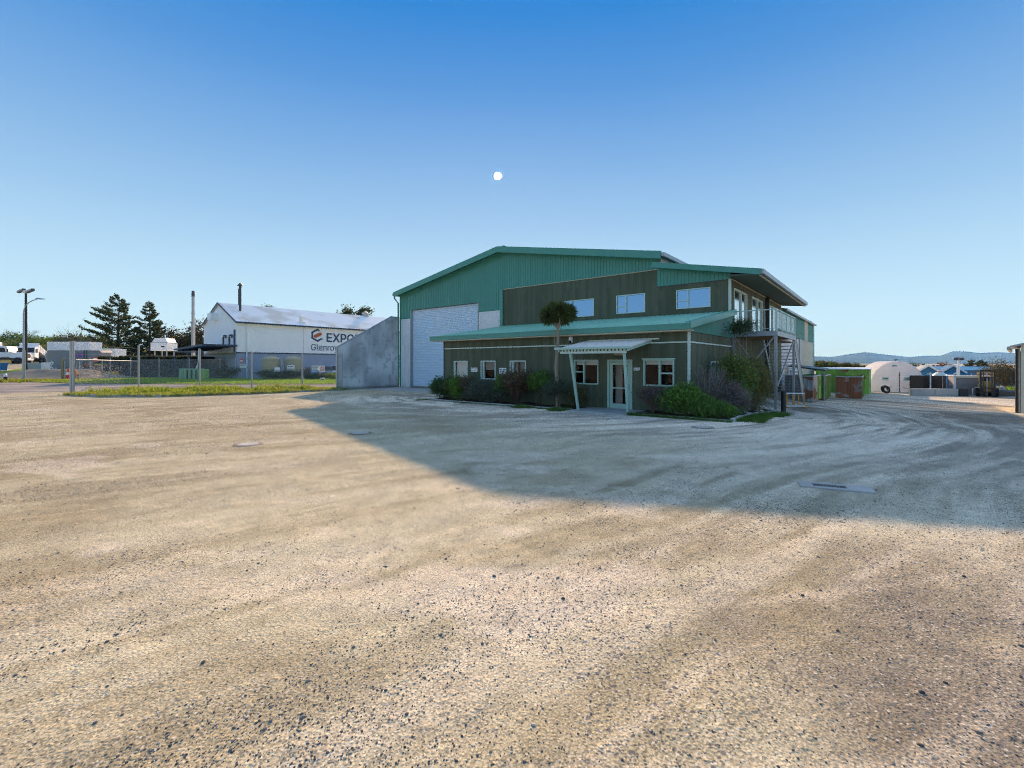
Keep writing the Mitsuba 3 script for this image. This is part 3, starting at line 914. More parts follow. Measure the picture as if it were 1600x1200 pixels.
# near fence on the verge: posts, netting, barbed wires
NF = thing('chain_link_fence', 'chain link fence on tall steel posts along the grassy kerb, barbed wires on top', 'fence')
NP = [(-28.349, 35.4), (-23.237, 34.7), (-18.985, 34.0), (-15.475, 34.4), (-12.75, 34.9)]
tops = [3.36, 3.05, 2.85, 2.75, 2.7]
for (x, y), t in zip(NP, tops):
    post(x, y, -.1, t, .06, parent=NF)
for i, (p, q_) in enumerate(zip(NP, NP[1:])):
    put('netting', chain(p, q_, .12, 2.33), 'm_zinc', NF)
    for z in (.15, 2.33):
        put('line_wire', Mesh().tube([(*p, z), (*q_, z)], .004, 3), 'm_zinc', NF)
G1 = thing('gate_post', 'pair of tall thick galvanised gate posts standing side by side at the driveway entrance', 'post')
gx0, gy0 = (-28.29, 29.9)
post(gx0, gy0, -.1, 3.4, .075, parent=G1)
post(gx0 + .18, gy0 - .03, -.1, 3.42, .07, parent=G1)
put('bracket', Mesh().tube([(gx0 + .19, gy0, .05), (gx0 + .9, gy0 + .5, .55)], .02, 6), 'm_zinc', G1)
F2 = thing('side_gate', 'galvanised mesh gate between the paired gate posts and the first fence post', 'gate')
pa, pb = (gx0 + .3, gy0), NP[0]
put('top_rail', Mesh().tube([(*pa, 2.25), (*pb, 2.19)], .035, 8), 'm_zinc', F2)
put('netting', chain(pa, pb, .15, 2.2), 'm_zinc', F2)
for z in (2.55, 2.85, 3.15):
    put('barbed_wire', Mesh().tube([(*pa, z + .05), (*pb, z)], .005, 3), 'm_zinc', F2)
for i, (p, q_) in enumerate(zip(NP[:-1], NP[1:])):
    for z in (2.5, 2.62):
        put('barbed_wire', Mesh().tube([(*p, z), (*q_, z)], .004, 3), 'm_zinc', NF)

# far fence round the factory
FF = thing('boundary_fence', 'chain link boundary fence along the far lawn in front of the dark hedge', 'fence')
FP = [(-57.481, 63.5), (-54.734, 63.5), (-51.943, 63.5), (-47.834, 63.2), (-43.615, 63.0), (-39.086, 62.4), (-36.791, 62.0)]
for x, y in FP:
    post(x, y, -.1, 2.75, .05, parent=FF)
for p, q_ in zip(FP, FP[1:]):
    put('netting', chain(p, q_, .1, 2.4, .10, .003), 'm_zinc', FF)
    put('line_wire', Mesh().tube([(*p, 2.4), (*q_, 2.4)], .012, 4), 'm_zinc', FF)
LG = thing('low_gate', 'low silver rail gate with two rails standing before the yellow beams', 'gate')
p, q_ = (-58.086, 62.6), (-55.033, 62.6)
for t in (0, .5, 1):
    x, y = p[0] + (q_[0] - p[0]) * t, p[1] + (q_[1] - p[1]) * t
    put('upright', Mesh().cyl(x, y, 0, 2.45, .045, 8), 'm_zinc', LG)
for z in (1.25, 2.4):
    put('rail', Mesh().tube([(*p, z), (*q_, z)], .04, 8), 'm_zinc', LG)
FP2 = [(-36.686, 62.4), (-30.264, 61.2), (-25.343, 61.5), (-20.44, 62.0)]
for x, y in FP2:
    post(x, y, -.1, 2.3, .045, parent=FF)
put('netting', chain(FP2[0], FP2[1], .1, 2.0, .10, .003), 'm_zinc', FF)
put('netting', chain(FP2[1], FP2[2], .1, 2.0, .10, .003), 'm_zinc', FF)


def sign_board(name, x, y, w, z0, z1, label, plate='m_white_paint', printm='m_black', rows=2, group=None, ring=False, post_=True):
    """sign facing the yard, on its own thin post"""
    k = thing(name, label, 'sign', group)
    if post_:
        put('post', Mesh().cyl(x, y + .06, 0, z1, .03, 8), 'm_zinc', k)
    put('plate', Mesh().bev(x - w / 2, x + w / 2, y - .02, y + .02, z0, z1, .008), plate, k)
    if ring:
        m = Mesh()
        zc, R = (z0 + z1) / 2, w * .40
        g = np.linspace(0, 2 * np.pi, 33)
        v = [(x + rr * math.cos(t), y + dy, zc + rr * math.sin(t)) for t in g for rr, dy in ((R, -.022), (R * .7, -.022), (R, -.034), (R * .7, -.034))]
        f = []
        for i in range(32):
            a, b = 4 * i, 4 * i + 4
            f += [[a + 2, a + 3, b + 3, b + 2], [a, a + 2, b + 2, b], [a + 1, b + 1, b + 3, a + 3]]
        m.raw(v, f)
        m.bar((x - R * .55, y - .028, zc + R * .55), (x + R * .55, y - .028, zc - R * .55), .012, R * .2, up=(0, 0, 1))
        put('prohibition_ring', m, 'm_red', k)
    else:
        h = (z1 - z0) / (rows * 2 + 1)
        for i in range(rows):
            z = z1 - h * (2 * i + 2)
            put('print_line', Mesh().box(x - w * (.40 - .06 * i), x + w * (.40 - .1 * i), y - .026, y - .021, z, z + h * .8), printm, k)
    return k


sign_board('warning_sign', -35.402, 61.0, .45, 2.10, 2.65, 'small red and white warning sign above the white notice at the factory corner', 'm_red', 'm_white_paint', 1)
sign_board('notice_sign', -35.119, 60.8, .75, 1.42, 1.88, 'white notice board on the fence at the near corner of the white factory', rows=2)
sign_board('notice_sign', -28.475, 60, .95, 1.27, 1.80, 'white notice board in front of the right-hand beige tank', rows=2)
sign_board('notice_sign', -25.302, 60, .95, 1.12, 1.72, 'white notice board left of the round red prohibition sign', rows=2)
sign_board('parking_sign', -25.423, 59.8, .85, .62, 1.12, 'blue sign with white lines under the white notice board', 'm_blue', 'm_white_paint', 2)
sign_board('prohibition_sign', -24.274, 59.6, .72, .92, 1.72, 'square white sign with a red prohibition ring near the concrete wall', ring=True)
sign_board('ground_sign', -22.325, 55, .5, .0, .32, 'small white sign standing low on the lawn', rows=1, post_=False)

# white factory with the blue-grey base
FX = frame(-37.2, 63.0, ANG)
def pale_cladding(p, n, uv):
    s = fbm(p.x * .5 + p.y * .5, p.z * .2, 2.0, octaves=4)
    return mix((.84, .845, .85), (.90, .90, .89), s)
mat('m_factory', {'type': 'principled', 'base_color': mikit.proc(pale_cladding), 'roughness': .5})
mat('m_factory_roof', {'type': 'principled', 'base_color': mikit.proc(lambda p, n, uv: mix((.66, .61, .54), (.86, .85, .83), sstep(.30, .55, fbm(p.x * .35, p.y * .35, p.z * .5, octaves=4)))), 'roughness': .7, 'specular': .2})
prin('m_factory_base', (.27, .34, .45), .5)
FA = thing('factory', 'long white factory with blue grey base, pale gabled roof and large blue lettering', 'building')
def fp(name, mesh, m, parent=None, **kw):
    return put(name, mesh, m, parent or FA, FX, **kw)
fp('side_wall', corr(0, 46, 3.5, 7.75, 0, .3, .03), 'm_factory') if False else None
fp('side_wall', corr_side(0, 46, 3.5, 7.72, -.03, .30, .03), 'm_factory')
fp('side_base', corr_side(0, 46, -.2, 3.44, -.03, .30, .03), 'm_factory_base')
fp('band_trim', Mesh().box(-.02, .06, -.05, 46, 3.40, 3.55), 'm_navy')
fp('gable_wall', corr(-12.2, 0, 3.5, lambda x: 10.55 - abs(x + 6.1) * .475, 0, .3, .03), 'm_factory')
fp('gable_base', corr(-12.2, 0, -.2, 3.46, 0, .3, .03), 'm_factory_base')
fp('far_wall', Mesh().prism([(-12.2, -.2), (-.1, -.2), (-.1, 7.6), (-6.1, 10.5), (-12.2, 7.6)], 45.9, 46.0).box(-12.2, -12.1, .05, 46, -.2, 7.65), 'm_factory')
r_ = fp('roof', roof_sheet(-6.1, .35, -.25, 46.2, 10.72, 7.66, 10.72, 7.66, 'y', .5, .03), 'm_factory_roof')
fp('roof_slope', roof_sheet(-12.55, -6.1, -.25, 46.2, 7.66, 10.72, 7.66, 10.72, 'y', .5, .03), 'm_factory_roof', r_)
fp('barge_board', Mesh().bar((.4, -.27, 7.58), (-6.1, -.27, 10.66), .05, .24), 'm_navy', r_)
fp('barge_board', Mesh().bar((-12.6, -.27, 7.58), (-6.1, -.27, 10.66), .05, .24), 'm_navy', r_)
fp('gutter', Mesh().box(.352, .5, -.3, 46.2, 7.46, 7.68), 'm_navy', r_)
fp('downpipe', Mesh().tube([(.14, 1.2, 7.5), (.14, 1.2, .0)], .09, 8), 'm_white_paint')
for y in (9.2, 18.3, 27.5):
    fp('panel_joint', Mesh().box(.0, .012, y, y + .06, 3.6, 7.4), 'm_zinc')
fp('wall_box', Mesh().bev(-8.1, -6.7, -.9, -.002, 8.25, 9.25, .03), 'm_factory')
fp('side_duct', Mesh().box(-.55, -.35, -.2, -.03, 3.6, 6.6), 'm_navy')
for x, y, h in ((-6.0, 2.6, 2.4), (-3.6, 1.8, 3.6)):
    z = 10.7 - abs(x + 6.1) * .475
    f_ = fp('flue', Mesh().cyl(x, y, z - .1, z + h, .16, 12), 'm_dark_steel', r_)
z = 10.7 - 2.5 * .475 + 3.6
fp('flue_cowl', Mesh().lathe([(.42, z), (.06, z + .42), (.0, z + .45)], -3.6, 1.8, 12).lathe([(.42, z), (.0, z - .02)], -3.6, 1.8, 12), 'm_dark_steel', r_)
fp('roof_vent', Mesh().cyl(-.9, 9.3, 7.9, 9.1, .30, 12).lathe([(.45, 9.1), (.1, 9.4), (0, 9.42)], -.9, 9.3, 12).box(-1.4, -.4, 8.8, 9.8, 7.9, 8.35), 'm_white_paint', r_)
fp('roof_vent', Mesh().cyl(-6.1, 24, 10.6, 11.2, .5, 12).lathe([(.7, 11.2), (.1, 11.6), (0, 11.62)], -6.1, 24, 12), 'm_zinc', r_)
# canopy before the gable
cn = fp('canopy', Mesh().hull([(x, y, z + dz) for x, z in ((-10.9, 3.86), (.4, 4.30)) for y in (-4.2, -.06) for dz in (0, .22)]), 'm_navy')
fp('canopy_soffit', Mesh().raw([(-10.8, -4.1, 3.84), (.3, -4.1, 3.55), (.3, -.1, 3.55), (-10.8, -.1, 3.84)], [[0, 1, 2, 3]]), 'm_factory', cn)
fp('canopy_beam', Mesh().bar((-10.8, -4.15, 3.70), (.3, -4.15, 3.45), .12, .16), 'm_navy', cn)
for x in (-10.6, -5.4, -.6):
    fp('canopy_post', Mesh().box(x, x + .14, -4.15, -4.0, 0, 3.75), 'm_navy', cn)
fp('canopy_store', Mesh().box(-9, -3, -1.2, -.6, 0, 2.6), 'm_dark_steel', cn)
for x in (-3.5, -1.4):
    fp('vent_pipe', Mesh().tube([(x, -.4, 4.5), (x, -.4, 5.6), (x + .2, -.4, 5.85), (x + .8, -.4, 5.85), (x + .85, -.4, 5.5)], .13, 8), 'm_dark_steel', cn)
fp('downpipe', Mesh().tube([(-.3, -4.3, 3.9), (-.5, -4.3, 2.6), (-.9, -4.35, 1.6), (-1.3, -4.4, 1.0)], .12, 8), 'm_white_paint', cn)


def lettering(text, y0, width, z, height, bold=False):
    """letters standing on the factory's side wall, each its own part"""
    tmh = meshkit.text_mesh(text, height, .03, bold)
    w = tmh.bounds[1][0]
    parts = tmh.split(only_watertight=False)
    parts = sorted(parts, key=lambda c: c.bounds[0][0])
    for c in parts:
        v = np.array(c.vertices)
        fp('letter', Mesh().raw(np.stack([.012 + v[:, 2], y0 + v[:, 0] * width / w, z + v[:, 1]], 1), c.faces), 'm_letter')


prin('m_letter', (.015, .06, .15), .5)
prin('m_logo_orange', (.50, .10, .02), .5)
lettering('EXPOL', 12.8, 6.1, 5.42, 1.32, True)
lettering('Glenroy', 10.35, 4.55, 4.02, .98)
hexa = [(math.cos(math.radians(t)), math.sin(math.radians(t))) for t in (30, 90, 150, 210, 270, 330)]
def hx(i, s):
    x, z = hexa[i % 6]
    return (.012, 11.45 + 1.13 * s * x, 6.35 + 1.02 * s * z)
from shapely import Polygon
m = Mesh()
def strip(pts):
    for (i, f0), (j, f1) in zip(pts, pts[1:]):
        def e(k, f, s):
            p, q = np.array(hx(k, s)), np.array(hx(k + 1, s))
            return p + (q - p) * f
        a0, a1, b0, b1 = e(i, f0, 1), e(j, f1, 1), e(i, f0, .72), e(j, f1, .72)
        o = np.array([.03, 0, 0])
        m.hull([a0, a1, b0, b1, a0 + o, a1 + o, b0 + o, b1 + o])
strip([(0, .62), (1, 0), (2, 0), (3, 0), (4, 0), (4, .95)])
fp('emblem_hexagon', m, 'm_letter')
pts = []
for cx, cz in ((-.42, -.20), (.36, .20)):
    for t in np.linspace(0, 2 * np.pi, 12)[:-1]:
        for o in (.012, .042):
            pts.append((o, 11.55 + cx + .27 * math.cos(t), 6.38 + cz + .25 * math.sin(t)))
fp('emblem_bar', Mesh().hull(pts), 'm_logo_orange')

# steel stack
k = thing('steel_stack', 'tall slim silver steel chimney stack left of the white factory', 'chimney')
sx = -53.357
put('lower_tube', Mesh().lathe([(.29, 0), (.28, 9), (.24, 9.1), (.23, 13.2)], sx, 78, 16), 'm_zinc', k, smooth=30)
put('cap', Mesh().lathe([(.25, 13.2), (.25, 13.9), (.21, 14.0), (.21, 14.15), (0, 14.15)], sx, 78, 16), 'm_dark_steel', k)
for z in (4, 7.2, 10.3):
    put('flange', Mesh().lathe([(.32, z), (.32, z + .12)], sx, 78, 16), 'm_zinc', k)

# tanks before the factory wall
for u0, dx, lab in ((-31.84, 0, 'beige round water tank, the left one against the blue factory base'), (-29.404, 1, 'beige round water tank, the right one against the blue factory base')):
    k = thing('water_tank', lab, 'tank', 'beige water tanks beside the factory')
    y = 61.6 + dx
    put('shell', Mesh().lathe([(1.12, 0), (1.12, .6), (1.15, .62), (1.15, .68), (1.12, .7), (1.12, 1.5), (1.15, 1.52), (1.15, 1.58), (1.12, 1.6), (1.12, 2.55), (1.06, 2.66)], u0, y, 28), 'm_tank', k, smooth=30)
    put('lid', Mesh().lathe([(1.06, 2.66), (.5, 2.92), (.3, 2.98), (.3, 3.05), (0, 3.06)], u0, y, 28), 'm_tank', k, smooth=30)
prin('m_tank', (.36, .32, .20), .6)
k = thing('drum', 'white plastic drum standing between the two beige tanks', 'drum')
put('shell', Mesh().lathe([(.0, .6), (.33, .62), (.35, .7), (.35, 1.4), (.30, 1.5), (0, 1.5)], -30.449, 60.4, 16), 'm_white_paint', k, smooth=30)
put('stand', Mesh().box(-30.449-.4, -30.449+.4, 60.0, 60.8, 0, .595), 'm_dark_steel', k)

# cabinets on the lawn
prin('m_cabinet', (.20, .34, .20), .5)
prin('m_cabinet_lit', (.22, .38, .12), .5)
k = thing('transformer_cabinet', 'pale green electrical cabinet with dark recesses standing on the lawn', 'cabinet')
cx = -41.19
put('body', Mesh().bev(cx, cx + 2.45, 57.6, 58.7, -.02, 1.36, .04), 'm_cabinet', k)
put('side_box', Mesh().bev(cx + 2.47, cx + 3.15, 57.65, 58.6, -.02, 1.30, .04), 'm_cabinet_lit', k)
for i in range(3):
    x = cx + .72 + i * .52
    put('fin', Mesh().bev(x + .12, x + .40, 57.30, 57.598, .06, 1.28, .02), 'm_cabinet', k)
put('base', Mesh().box(cx - .05, cx + 2.5, 57.5, 58.75, -.1, .03), 'm_concrete', k)
put('recess', Mesh().box(cx + .70, cx + 2.2, 57.50, 57.597, .03, 1.2), 'm_black', k)

# street lamp and floodlight pole
k = thing('street_lamp', 'slim silver street lamp with a curved arm beside the grass patch', 'lamp post')
lx = -54.464
put('pole', Mesh().tube([(lx, 52, -.1), (lx, 52, 3.5)], [.16, .13], 10).tube([(lx, 52, 3.5), (lx, 52, 7.6)], [.095, .08], 10), 'm_zinc', k)
put('arm', Mesh().tube([(lx - .02, 52, 7.6), (lx + .02, 52, 8.0), (lx + .20, 52, 8.45), (lx + .55, 52, 8.8), (lx + 1.05, 52, 9.05), (lx + 1.5, 52, 9.18)], .05, 8), 'm_zinc', k)
put('lantern', Mesh().hull([(lx + 1.4, 51.85, 9.2), (lx + 1.4, 52.15, 9.2), (lx + 1.42, 52, 9.34), (lx + 1.7, 51.82, 9.16), (lx + 1.7, 52.18, 9.16), (lx + 1.75, 52, 9.32), (lx + 2.4, 51.95, 9.18), (lx + 2.4, 52.05, 9.18), (lx + 2.4, 52, 9.22)]), 'm_zinc', k)
k = thing('floodlight_mast', 'tall black mast with two floodlights on top, behind the silver street lamp', 'mast')
fx_ = -68.829
put('pole', Mesh().tube([(fx_, 66, .2), (fx_, 66, 7), (fx_, 66, 12.0)], [.19, .16, .12], 10), 'm_black', k)
put('head_frame', Mesh().bev(fx_ - .28, fx_ + .12, 65.8, 66.2, 11.95, 12.35, .03), 'm_white_paint', k)
for s, dx in ((-1, -.66), (1, .62)):
    hd = put('floodlight', Mesh().hull([(fx_ + dx + x * .42, 66 + y * .22, 12.3 + z * .15 + x * .17) for x in (-1, 1) for y in (-1, 1) for z in (-1, 1)]), 'm_dark_steel', k)
    put('lens', Mesh().hull([(fx_ + dx + x * .36, 65.76 + y * .015, 12.3 + z * .11 + x * .15) for x in (-1, 1) for y in (-1, 1) for z in (-1, 1)]), 'm_zinc', hd)

k = thing('bollard', 'short black and white bollard in the yellow green grass at the left edge', 'bollard')
bx_ = -55.427
put('base_sleeve', Mesh().cyl(bx_, 51, -.05, .55, .16, 12), 'm_black', k)
put('cap', Mesh().lathe([(.14, .55), (.14, .8), (.06, .92), (0, .93)], bx_, 51, 12), 'm_white_paint', k)
k = thing('timber_post', 'weathered timber gate post with a steel strap, left of the paired gate posts', 'post')
tx = -55.043
put('shaft', Mesh().bev(tx - .15, tx + .15, 57, 57.3, -.1, 2.6, .03), 'm_timber', k)
put('strap', Mesh().tube([(tx + .24, 57.1, 0), (tx + .24, 57.1, 2.3)], .05, 6), 'm_zinc', k)

# containers, tank trailer and trucks in the yard to the left
prin('m_grey_tank', (.22, .225, .23), .5)
k = thing('tank_container', 'grey steel bulk container with hazard diamonds and a purple mark', 'container')
x0, x1 = -72.297, -63.593
put('shell', Mesh().hull([(x, y, z) for x, yy, zz in ((x0, (72.3, 74), (.9, 3.5)), (x0 + .6, (72, 74.3), (.45, 4.05)), (x1 - .2, (72, 74.3), (.55, 4.05)), (x1, (72.3, 74), (1, 3.7))) for y in yy for z in zz]), 'm_grey_tank', k)
put('ladder', Mesh().box(x0 + 6.2, x0 + 6.26, 71.93, 71.99, .8, 4.1).box(x0 + 6.6, x0 + 6.66, 71.93, 71.99, .8, 4.1), 'm_dark_steel', k)
def diamond(cx, cz, s, y=71.97):
    put('hazard_diamond', Mesh().hull([(cx + dx * s, y + dy, cz + dz * s) for dx, dz in ((1, 0), (0, 1), (-1, 0), (0, -1)) for dy in (0, .02)]), 'm_white_paint', k)
    put('diamond_symbol', Mesh().hull([(cx + dx * s * .3, y - .012 + dy, cz + dz * s * .35) for dx, dz in ((1, -.6), (0, 1), (-1, -.6)) for dy in (0, .008)]), 'm_black', k)
diamond(-71.09, 2.05, .36); diamond(-71.11, 1.25, .36); diamond(-70.468, 1.2, .20)
put('orange_placard', Mesh().bev(-72.147 + .25, -71.505, 71.95, 71.99, 1.15, 1.95, .005), 'm_logo_orange', k)
tmh = meshkit.text_mesh('on', .8, .02, True)
v = np.array(tmh.vertices)
put('purple_lettering', Mesh().raw(np.stack([-67.406 + v[:, 0], 71.985 - v[:, 2], 2.95 + v[:, 1]], 1), tmh.faces), 'm_purple', k)
put('skid', Mesh().box(x0 + .4, x1 - .4, 72.3, 74, .05, .5), 'm_dark_steel', k)


def container(name, x0, x1, y, dep, z0, z1, m, label, cat='container', group=None, rib=.3):
    k = thing(name, label, cat, group)
    put('front_side', corr(x0, x1, z0 + .12, z1 - .1, y, rib, .05), m, k)
    put('end_wall', Mesh().box(x0 - .0, x0 + .05, y + .02, y + dep, z0, z1).box(x1 - .05, x1, y + .02, y + dep, z0, z1).box(x0, x1, y + dep - .05, y + dep, z0, z1), m, k)
    put('roof', Mesh().box(x0 - .03, x1 + .03, y - .06, y + dep, z1 - .1, z1), m, k)
    put('base_rail', Mesh().box(x0 - .02, x1 + .02, y - .055, y + dep, z0, z0 + .12), 'm_dark_steel', k)
    for x in (x0, x1):
        put('corner_casting', Mesh().box(x - .06, x + .06, y - .07, y + .06, z0, z1 + .01), m, k)
    return k


container('box_body', -87.637, -79.659, 88, 2.6, 2.6, 6.1, 'm_white_paint', 'white box body with a plain side standing behind the grey bulk container', 'container')
prin('m_teal', (.20, .38, .42), .5)
container('shipping_container', -82.648, -79.995, 92, 2.5, 2.4, 5.0, 'm_teal', 'teal shipping container with a pale end, behind the hedge', 'container')
container('shipping_container', -79.0, -77.375, 91, 2.5, 2.6, 4.9, 'm_white_paint', 'small white container beside the teal shipping container', 'container')
container('chest', -75.692, -73.731, 84, 2, 2.4, 4.3, 'm_white_paint', 'low white box body in front of the teal container', 'container')
k = thing('concrete_block', 'pale weathered concrete block on the ground beside the grey bulk container', 'block')
x0 = -70.802
put('front', Mesh().bev(x0, x0 + 2.15, 68, 69, .3, 2.1, .05), 'm_concrete', k)
put('end_cap', Mesh().bev(x0 + 2.16, x0 + 2.5, 67.9, 69, .2, 2.15, .04), 'm_white_paint', k)


def wheel(m, cx, cy, cz, r, w, axis='y'):
    c = cylinder(r, w, sections=20)
    v = np.array(c.vertices)
    v = np.stack([v[:, 0], v[:, 2], v[:, 1]], 1) if axis == 'y' else np.stack([v[:, 2], v[:, 0], v[:, 1]], 1)
    return m.raw(v + [cx, cy, cz], c.faces)


def vehicle(name, label, cat, x, y, z, ang, body, L_=4.5, H_=1.55, Wd=1.75, suv=True, group=None):
    """car: nose towards local -y"""
    xf = frame(x, y, ang, z)
    k = thing(name, label, cat, group)
    h = Wd / 2
    lo = [(-L_ / 2, .55), (-L_ / 2 + .1, .85), (-L_ / 2 + 1.1, 1.0), (L_ / 2 - .1, 1.0), (L_ / 2, .6), (L_ / 2, .3), (-L_ / 2, .3)]
    put('body', Mesh().prism([(a, b) for a, b in lo], -h, h, 'x'), body, k, xf)
    g0, g1 = -L_ / 2 + 1.1, L_ / 2 - (.15 if suv else .8)
    pts = [(s * h * .96, g0, 1.0) for s in (-1, 1)] + [(s * h * .96, g1, 1.0) for s in (-1, 1)] + [(s * h * .78, g0 + .65, H_) for s in (-1, 1)] + [(s * h * .78, g1 - .3, H_) for s in (-1, 1)]
    put('cabin', Mesh().hull(pts), 'm_black', k, xf)
    put('roof', Mesh().hull([(s * h * .79, yy, zz) for s in (-1, 1) for yy in (g0 + .62, g1 - .28) for zz in (H_ - .05, H_ + .02)]), body, k, xf)
    for s in (-1, 1):
        put('pillar', Mesh().bar((s * h * .97, g0 + .02, 1.0), (s * h * .79, g0 + .64, H_), .06, .05), body, k, xf)
        put('headlight', Mesh().bev(s * h * .62 - .2, s * h * .62 + .2, -L_ / 2 - .02, -L_ / 2 + .15, .66, .84, .02), 'm_zinc', k, xf)
        for yy in (-L_ / 2 + .85, L_ / 2 - .8):
            put('wheel', wheel(Mesh(), s * (h - .1), yy, .33, .33, .22, 'x'), 'm_rubber', k, xf)
    put('grille', Mesh().bev(-.4, .4, -L_ / 2 - .015, -L_ / 2 + .02, .55, .75, .01), 'm_black', k, xf)
    put('bumper', Mesh().bev(-h, h, -L_ / 2 - .08, -L_ / 2 + .1, .32, .52, .03), 'm_dark_steel', k, xf)
    return k


prin('m_car_white', (.72, .74, .76), .25, 0, .6, clearcoat=.8)
prin('m_car_blue', (.16, .22, .32), .25, 0, .6, clearcoat=.8)
prin('m_car_red', (.20, .05, .05), .3, 0, .6, clearcoat=.8)
prin('m_car_silver', (.42, .44, .46), .3, .5, .6, clearcoat=.8)
vehicle('parked_car', 'white car parked beside the factory, nearest the sloping concrete wall', 'car', -25.876, 68.5, .0, .25, 'm_car_white', H_=1.7, group='cars parked beside the factory')
vehicle('parked_car', 'blue grey car parked left of the white one beside the factory', 'car', -26.598, 67, .0, .25, 'm_car_blue', H_=1.6, group='cars parked beside the factory')
vehicle('parked_car', 'dark red car parked left of the blue grey one beside the factory', 'car', -28.086, 65.5, .0, .3, 'm_car_red', H_=1.45, group='cars parked beside the factory')
vehicle('parked_car', 'silver car parked beside the white truck, left of the grey bulk container', 'car', -85.5, 84, 2.0, .9, 'm_car_silver', H_=1.5)


def tip_truck(label, x, y, z, ang, tray=True, cab=True):
    xf = frame(x, y, ang, z)
    k = thing('tip_truck', label, 'truck')
    w = 1.2
    put('chassis', Mesh().box(-.5, .5, -2.5, 5.5, .6, .9), 'm_dark_steel', k, xf)
    if cab:
        c = put('cab', Mesh().hull([(s * w, yy, zz) for s in (-1, 1) for yy, zz in ((-1.2, 1.1), (-1.2, 1.75), (-.9, 2.75), (.7, 2.85), (.7, .9))]), 'm_car_white', k, xf)
        put('windscreen', Mesh().hull([(s * w * .9, yy, zz) for s in (-1, 1) for yy, zz in ((-1.22, 1.8), (-.95, 2.6), (-1.18, 1.8), (-.91, 2.6))]), 'm_black', c, xf)
        for s in (-1, 1):
            put('side_window', Mesh().hull([(s * (w + .01), yy, zz) for yy, zz in ((-.8, 1.8), (-.65, 2.5), (.3, 2.5), (.3, 1.8))] + [(s * (w - .02), yy, zz) for yy, zz in ((-.8, 1.8), (.3, 2.5))]), 'm_black', c, xf)
            put('mirror', Mesh().bev(s * (w + .12) - .06, s * (w + .12) + .06, -1.15, -1.0, 1.8, 2.3, .02), 'm_black', c, xf)
        put('bonnet', Mesh().hull([(s * ww, yy, zz) for s in (-1, 1) for ww, yy, zz in ((.85, -2.9, 1.05), (.8, -2.9, 1.65), (1.0, -1.2, 1.85), (1.05, -1.2, .9), (.85, -2.9, .8))]), 'm_car_white', k, xf)
        put('grille', Mesh().bev(-.55, .55, -2.95, -2.89, .9, 1.58, .02), 'm_black', k, xf)
        put('bumper', Mesh().bev(-1.15, 1.15, -3.1, -2.88, .5, .8, .04), 'm_car_white', k, xf)
        for s in (-1, 1):
            put('headlight', Mesh().bev(s * .75 - .14, s * .75 + .14, -2.98, -2.85, 1.1, 1.35, .03), 'm_zinc', k, xf)
    if tray:
        t = math.radians(14)
        def tl(yy, zz):
            return (1.0 + yy * math.cos(t), .95 + yy * math.sin(t) * -1 + 1.1 + zz)
        m = Mesh()
        m.hull([(s * 1.2, *tl(yy, zz)) for s in (-1, 1) for yy, zz in ((0, 0), (0, .15), (4.6, 0), (4.6, .15))])
        tr = put('tray', m, 'm_car_white', k, xf)
        for s in (-1, 1):
            put('tray_side', Mesh().hull([(s * 1.2 + e, *tl(yy, zz)) for e in (0, -.06 * s) for yy, zz in ((0, .15), (0, 1.15), (4.6, .15), (4.6, 1.0))]), 'm_car_white', tr, xf)
            for i in range(5):
                yy = .4 + i * .95
                put('stake', Mesh().hull([(s * 1.2 + e * s, *tl(yy + d, zz)) for e in (0, .06) for d in (0, .1) for zz in (.1, 1.05)]), 'm_zinc', tr, xf)
        put('headboard', Mesh().hull([(s * 1.2, *tl(yy, zz)) for s in (-1, 1) for yy, zz in ((0, .15), (-.06, .15), (0, 1.4), (-.06, 1.4))]), 'm_car_white', tr, xf)
    for s in (-1, 1):
        for yy in ((-2.2, 2.6, 4.0) if cab else (2.6, 4.0)):
            put('wheel', wheel(Mesh(), s * 1.0, yy, .5, .5, .3, 'x'), 'm_rubber', k, xf)
    return k


tip_truck('white bonneted tip truck with black grille, behind the street lamp', -81.107, 78, 2.0, .55)
tip_truck('white tip truck cut off by the left edge of the picture, tray sloping down', -81.115, 74.5, 1.99, 1.9)
k = thing('wheelie_bin', 'blue plastic bin at the left edge beyond the dirt mound', 'bin')
bx_ = -72.391
put('tub', Mesh().hull([(bx_ + x * s, 66 + y * s, z) for z, s in ((1.0, .42), (2.0, .5)) for x in (-1, 1) for y in (-1, 1)]), 'm_blue', k)
put('lid', Mesh().bev(bx_ - .55, bx_ + .55, 65.45, 66.55, 2.0, 2.1, .03), 'm_blue', k)
# dirt mound, dark
gxm, gym = np.meshgrid(np.linspace(-70, -44, 60), np.linspace(55, 72, 40))
zm = np.maximum(0, 1.25 * np.exp(-((gxm + 60.5) / 7.0) ** 4 - ((gym - 62.5) / 3.6) ** 2)) * (.75 + .5 * meshkit.fbm(np.stack([gxm * .5, gym * .5, gxm * 0], -1), 4, 2)) + gz(gxm, gym) - .05
v = np.stack([gxm, gym, zm], -1).reshape(-1, 3)
f = [[i * 60 + j, i * 60 + j + 1, (i + 1) * 60 + j + 1, (i + 1) * 60 + j] for i in range(39) for j in range(59)]
prin('m_dirt', {**mikit.proc(lambda p, n, uv: mix((.12, .10, .075), (.25, .21, .16), fbm(p.x * 2, p.y * 2, p.z * 2)))}, .9)
setting('dirt_mound', Mesh().raw(v, f), 'm_dirt', smooth=True)

